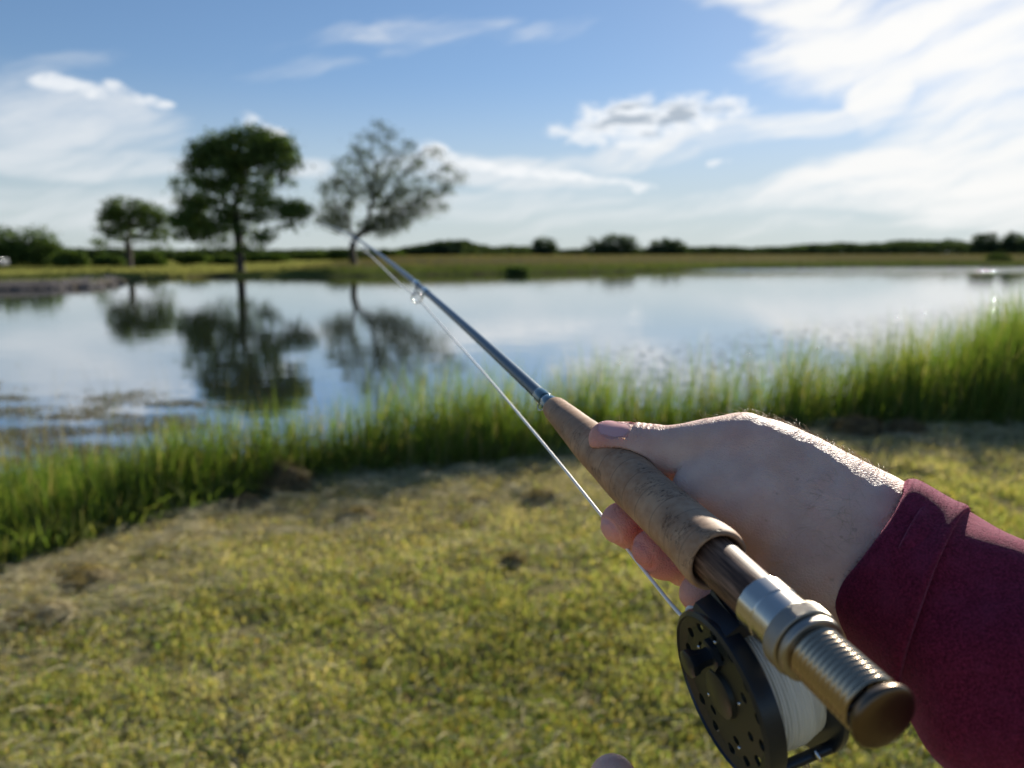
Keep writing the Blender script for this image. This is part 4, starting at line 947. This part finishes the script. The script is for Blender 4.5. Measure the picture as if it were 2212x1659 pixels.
# nail plane
TN_A = ev(1400, 966, .360) - ev(1311, 949, .368); TN_A /= np.linalg.norm(TN_A)
TN_N = np.array([-0.10, -0.86, -0.50]); TN_N -= TN_A * (TN_N @ TN_A); TN_N /= np.linalg.norm(TN_N); TN_B = np.cross(TN_A, TN_N)
TN_C = ev(1322, 953, .3675) + TN_N * 0.0080 + TN_A * 0.0005
def rod_sdf(P):
    q = P - A0; t = q @ AD; rad = np.linalg.norm(q - t[..., None] * AD, axis=-1)
    return rad - np.where(t < 0.1725, cork_r(np.clip(t, 0, .1725)), np.where(t < 0.199, .0090, np.where(t < 0.217, .0103, np.where(t < .228, .0115, .0095))))
def sdf_mesh(name, fn, lo, hi, h, mat, parent, org, attr=None):
    lo, hi = np.array(lo), np.array(hi); n = np.ceil((hi - lo) / h).astype(int) + 1
    G = np.empty(n, np.float32); xs = lo[0] + np.arange(n[0]) * h
    yy, zz = np.meshgrid(lo[1] + np.arange(n[1]) * h, lo[2] + np.arange(n[2]) * h, indexing='ij')
    for i0 in range(0, n[0], 12):
        x_ = xs[i0:i0 + 12]; P = np.stack([np.broadcast_to(x_[:, None, None], (len(x_),) + yy.shape), np.broadcast_to(yy, (len(x_),) + yy.shape), np.broadcast_to(zz, (len(x_),) + yy.shape)], -1).astype(np.float64)
        G[i0:i0 + 12] = fn(P)
    V, Q = surface_nets(G, lo, h)
    for _ in range(2):                            # pull vertices onto the true surface
        e = 2e-4; d = fn(V); g = np.stack([fn(V + np.eye(3)[k] * e) - d for k in range(3)], 1) / e
        g /= np.linalg.norm(g, axis=1)[:, None] + 1e-9; V = V - g * np.clip(d, -h, h)[:, None] * 0.7
    o = mesh_np(name, cw(V) - org, [Q[:, ::-1]], mat, parent, smooth=True)
    fix_normals(o)
    if attr:
        for k, f in attr.items():
            a = o.data.attributes.new(k, 'FLOAT', 'POINT'); a.data.foreach_set('value', f(V, g).astype(np.float32))
    return o, V, g
def hand_final(P):
    d = hand_sdf(P); r = rod_sdf(P) - 0.0002
    # skin presses against the cork and gives a little round the contact
    return np.maximum(d, -r)
m = bpy.data.materials.new('skin'); m.use_nodes = True; nt = m.node_tree; b = nt.nodes['Principled BSDF']; M_SKIN = m; oc = objco(m)
def attr(nm):
    a = nt.nodes.new('ShaderNodeAttribute'); a.attribute_name = nm; return X(nt, a.outputs['Fac'])
rosy, nail = attr('rosy'), attr('nail')
nA = noise(nt, oc, 55, 4, 0.55); nB = noise(nt, oc, 900, 3, 0.6)
c_ = mix(nt, nA.step(0.3, 0.7), (0.70, 0.43, 0.325), (0.83, 0.555, 0.43))
mot = noise(nt, oc, 34, 4, 0.6).step(0.48, 0.68) * 0.32; c_ = mix(nt, mot, c_, (0.74, 0.36, 0.27))
c_ = mix(nt, rosy, c_, (0.68, 0.15, 0.14)); frec = noise(nt, oc, 260, 2, 0.5).step(0.70, 0.76) * 0.35; c_ = mix(nt, frec, c_, (0.33, 0.18, 0.12))
c_ = mix(nt, nail * 0.9, c_, (0.84, 0.44, 0.40))
nt.links.new(c_, b.inputs['Base Color'])
b.inputs['Subsurface Weight'].default_value = 0.22; b.inputs['Subsurface Radius'].default_value = (0.008, 0.003, 0.0015); b.inputs['Subsurface Scale'].default_value = 0.6
rgh = nail * -0.16 + 0.58; nt.links.new(rgh.s, b.inputs['Roughness']); b.inputs['Specular IOR Level'].default_value = 0.5
vo = nt.nodes.new('ShaderNodeTexVoronoi'); vo.feature = 'DISTANCE_TO_EDGE'; nt.links.new(oc, vo.inputs['Vector']); vo.inputs['Scale'].default_value = 720
fine = X(nt, vo.outputs['Distance']).step(0.0, 0.25)

vein = (noise(nt, oc, 26, 2, 0.4, 0.3) - 0.5)._m('ABSOLUTE').step(0.035, 0.0)
bump(m, (vein * 0.8 + fine * 0.6 + nB * 0.35 + noise(nt, oc, 190, 4, 0.6) * 1.1) * (1.0 - nail), 0.55, 0.0005)
HORG = cw(ev(1700, 1080, .34))
person = empty('person', HORG); tag(person, 'bare right hand and forearm in a dark red sleeve gripping the rod', 'person')
tips = [(ev(1372, 1132, .352), .012, .9), (ev(1434, 1200, .338), .012, .9), (ev(*THUMB[0][:3]), .013, .75), (ev(*MIDDLE[-1][:3]), .013, .85), (ev(*RING[-1][:3]), .013, .95), (ev(*LITTLE[-1][:3]), .012, .45), (ev(1395, 950, .355), .010, .18), (ev(1600, 1130, .33), .016, .18), (ev(1600, 930, .335), .013, .15)]
def f_rosy(V, g):
    r = np.zeros(len(V))
    for c, s, w in tips: r = np.maximum(r, w * np.exp(-(np.linalg.norm(V - c, axis=1) / s) ** 2))
    return r
def f_nail(V, g):
    q = V - TN_C; a = q @ TN_A; b_ = q @ TN_B; n_ = q @ TN_N
    e = (np.abs((a - 0.0005) / 0.0072) ** 2.6 + np.abs(b_ / 0.0060) ** 2.6); m1 = sst(-e, -1.12, -0.90) * (n_ > -0.0035) * sst(g @ TN_N, 0.1, 0.4)
    q = V - ev(*MIDDLE[-1][:3]); q2 = q @ MN_N; rr2 = np.linalg.norm(q - q2[:, None] * MN_N, axis=1); m2 = 0.55 * sst(-rr2, -.0076, -.0066) * (q2 > 0)
    return np.maximum(m1, m2)
hand, HV, HG = sdf_mesh('body', hand_final, (0.020, 0.000, 0.275), (0.215, 0.150, 0.425), 0.00095, M_SKIN, person, HORG, {'rosy': f_rosy, 'nail': f_nail})
# other hand: one fingertip of the left hand reaches into the bottom of the view
LF = [(1324, 1684, .285, 8.8), (1300, 1735, .290, 9.6), (1270, 1830, .300, 10.2), (1240, 1960, .300, 11.0)]
def lf_sdf(P):
    d = chain(P, LF, .004)
    for k in range(1, 4): d = smin(d, chain(P, [(1322 - 62 * k - 20, 1730 + 14 * k, .292, 8.6), (1262 - 62 * k, 1850 + 10 * k, .302, 9.6), (1225 - 45 * k, 1960, .300, 10.5)], .004), .001)
    return smin(d, capsule(P, ev(1240, 1990, .300), ev(1080, 2010, .300), .016, .016), .006)
o2, _, _ = sdf_mesh('left_hand', lf_sdf, (-0.035, 0.125, 0.255), (0.070, 0.235, 0.335), 0.0015, M_SKIN, person, HORG, {'rosy': lambda V, g: np.full(len(V), .10), 'nail': lambda V, g: np.zeros(len(V))})
# sleeve -------------------------------------------------------------
m = bpy.data.materials.new('maroon_fleece'); m.use_nodes = True; nt = m.node_tree; b = nt.nodes['Principled BSDF']; M_FLEECE = m; oc = objco(m)
f1 = noise(nt, oc, 1100, 4, 0.7); f2 = noise(nt, oc, 120, 4, 0.6)
c_ = mix(nt, f1.step(0.3, 0.75), (0.075, 0.007, 0.020), (0.27, 0.026, 0.068)); c_ = mix(nt, f2.step(0.45, 0.75) * 0.4, c_, (0.23, 0.035, 0.08))
nt.links.new(c_, b.inputs['Base Color']); b.inputs['Roughness'].default_value = 0.9; b.inputs['Specular IOR Level'].default_value = 0.15
b.inputs['Sheen Weight'].default_value = 0.5; b.inputs['Sheen Roughness'].default_value = 0.4; b.inputs['Sheen Tint'].default_value = (0.95, 0.35, 0.5, 1)
bump(m, f1 * 0.8 + f2 * 1.2, 0.6, 0.0009)
W0 = ev(1862, 1176, .331); W1 = np.array([0.345, 0.245, 0.125]); FD = W1 - W0; FL = np.linalg.norm(FD); FD = FD / FL
FU = np.array([0, -1.0, 0]) - FD * (-FD[1]); FU /= np.linalg.norm(FU); FR = np.cross(FD, FU)
def tubecloth(name, rows, n, thick, parent, seed, fold):
    """rows: (distance along the forearm, radius up, radius across, tilt) ; outer + inner skin joined at both rims"""
    rg = np.random.default_rng(seed); a = np.arange(n) * 2 * np.pi / n; outer, inner = [], []
    for (t, ru, rs, tc_, ts_, dn) in rows:
        w = fold(t, a)
        for lst, dr in ((outer, 0.0), (inner, -thick)):
            r_u = (ru + w + dr) * np.cos(a); r_s = (rs + w + dr) * np.sin(a)
            lst.append(W0 - FU * dn + FD * (t + tc_ * np.cos(a) + ts_ * np.sin(a))[:, None] + r_u[:, None] * FU + r_s[:, None] * FR)
    V = np.concatenate([np.array(outer), np.array(inner)[::-1]]); nrow = len(V); V = V.reshape(-1, 3)
    i, j = np.meshgrid(np.arange(nrow), np.arange(n), indexing='ij'); i2 = (i + 1) % nrow
    F = np.stack([i * n + j, i * n + (j + 1) % n, i2 * n + (j + 1) % n, i2 * n + j], -1).reshape(-1, 4)
    o = mesh_np(name, cw(V) - HORG, [F], M_FLEECE, parent, smooth=True); fix_normals(o)
    md = o.modifiers.new('s', 'SUBSURF'); md.levels = 1; md.render_levels = 1
    return o
def fold_s(t, a):
    w = 0.0022 * np.sin(a * 2 + t * 60) + 0.0019 * np.sin(a * 3 - t * 95 + 1) + 0.0012 * np.sin(a * 5 + t * 150) 
    return w + 0.0018 * np.sin(t * 120 + 1.2 * np.sin(a + 0.6))* np.exp(-((t - .08) / .05) ** 2)
rows = [(t, 0.0345 + 0.105 * t, 0.0320 + 0.10 * t, -0.010 * math.exp(-t * 12), 0.006 * math.exp(-t * 12), min(t, .08) * 0.075) for t in np.linspace(0.018, FL, 36)]
sleeve = tubecloth('sleeve', rows, 72, 0.0022, person, 1, fold_s)
def fold_c(t, a): return 0.0007 * np.sin(a * 3 + t * 80 + 2) + 0.0005 * np.sin(a * 7 + t * 40) + 0.0010 * np.exp(-((t - 0.001) / .003) ** 2)
cr = [(-0.0015, .0300, .0285), (-0.0012, .0322, .0300), (0.003, .0340, .0318), (0.010, .0355, .0330), (0.022, .0368, .0342), (0.034, .0380, .0352), (0.0405, .0398, .0372), (0.0440, .0400, .0374), (0.0455, .0388, .0362), (0.0450, .0362, .0338)]
cuff = tubecloth('cuff', [(t * 0.78, u + .0012, s + .0012, 0.002 - 0.0135 * t / .0455, 0.0105 - 0.006 * t / .0455, t * 0.05) for t, u, s in cr], 90, 0.0045, sleeve, 2, fold_c)
# raised nap of the fleece: short fibres standing off the cloth
for host, cnt in ((cuff, 9000), (sleeve, 9000)):
    me = host.data; co = np.empty(len(me.vertices) * 3, np.float32); me.vertices.foreach_get('co', co); co = co.reshape(-1, 3)
    qv = np.empty(len(me.polygons) * 4, np.int32); me.polygons.foreach_get('vertices', qv); qv = qv.reshape(-1, 4)
    cen = co[qv].mean(1); dd_ = cen - (cw(W0 + FD * 0.05) - HORG); near_ = np.linalg.norm(dd_, axis=1) < 0.13; qs = qv[near_]
    rgn = np.random.default_rng(31); k = rgn.integers(0, len(qs), cnt); w4 = rgn.dirichlet((1, 1, 1, 1), cnt)
    p = (co[qs[k]] * w4[..., None]).sum(1); a_, b_, c_2 = co[qs[k, 0]], co[qs[k, 1]], co[qs[k, 3]]; nr_ = np.cross(b_ - a_, c_2 - a_); nr_ /= np.linalg.norm(nr_, axis=1)[:, None] + 1e-9
    ax_ = cw(W0) - HORG + ((p - (cw(W0) - HORG)) @ (cw(FD) - cw(np.zeros(3))))[:, None] * (cw(FD) - cw(np.zeros(3))); out_ = p - ax_
    ok = np.einsum('ij,ij->i', nr_, out_) > -1; nr_ = np.where(np.einsum('ij,ij->i', nr_, out_)[:, None] < 0, -nr_, nr_)
    tp_ = nr_ * rgn.uniform(.0005, .0014, cnt)[:, None] + rgn.normal(0, .0006, (cnt, 3)); sd2 = np.cross(tp_, rgn.normal(size=(cnt, 3))); sd2 *= 0.00005 / (np.linalg.norm(sd2, axis=1)[:, None] + 1e-12)
    VV = np.stack([p - sd2, p + sd2, p + tp_], 1).reshape(-1, 3)
    mesh_np('fleece_nap', VV, [np.arange(len(VV)).reshape(-1, 3)], M_FLEECE, sleeve)
# fine hairs on the back of the hand and wrist --------------------------
rg = np.random.default_rng(9); segs_v = []; segs_f = []; nvt = 0
view = HV / np.linalg.norm(HV, axis=1)[:, None]; facing = -(HG * view).sum(1); sx = HV[:, 0] / HV[:, 2] * 1671 + 1106; sy = HV[:, 1] / HV[:, 2] * 1671 + 829.5
topm = (facing > -0.25) & (facing < 0.35) & (HG[:, 1] < -0.2) & (sx > 1330) & (sx < 1925) & (sy < 1080)
w_ = np.where(sx > 1600, 1.0, 0.16) * topm
wrist = (facing > 0.2) & (sx > 1745) & (sx < 1890) & (sy > 1030) & (sy < 1210); w2 = wrist * 1.0
back = ((facing > 0.1) & (sx > 1560) & (sx < 1900) & (HG[:, 1] < -0.35)) * 1.0
path_v = []
def hair(i, L, wd, curl, lift):
    p = HV[i]; nrm = HG[i]; dr = -FD * 0.6 + np.array([0, 0.5, 0]) + rg.normal(0, 0.22, 3); dr -= nrm * (dr @ nrm); dr /= np.linalg.norm(dr); sd_ = np.cross(nrm, dr)
    t = np.linspace(0, 1, 6)[:, None]
    return p - nrm * 0.0003 + L * (dr * t * (1 - .2 * t) + nrm * lift * (t - 0.55 * t * t) + sd_ * curl * t * t), wd * (1 - 0.85 * t[:, 0])
hv, hf, nb = [], [], 0
hair_sets = []
for ww, cnt, LL, lift, wdt in ((w_, 420, (.003, .0085), .75, .00008), (w2, 50, (.006, .014), .35, .00006)):
    if ww.sum() == 0: continue
    for i in rg.choice(len(HV), cnt, p=ww / ww.sum()):
        pth, rd = hair(i, rg.uniform(*LL), wdt, rg.normal(0, .5), lift * rg.uniform(.4, 1.3))
        v, f = sweep(pth, rd, 3, False); hv.append(v); hf.append(f[0] + nb); nb += len(v)
    hair_sets.append((np.concatenate(hv), np.concatenate(hf))); hv, hf, nb = [], [], 0
M_HAIR = newmat('arm_hair', (0.42, 0.29, 0.15), 0.35)
for (hV, hF), nm_ in zip(hair_sets, ('ridge_hair', 'wrist_hair')): mesh_np(nm_, cw(hV) - HORG, [hF], M_HAIR, person, smooth=True)
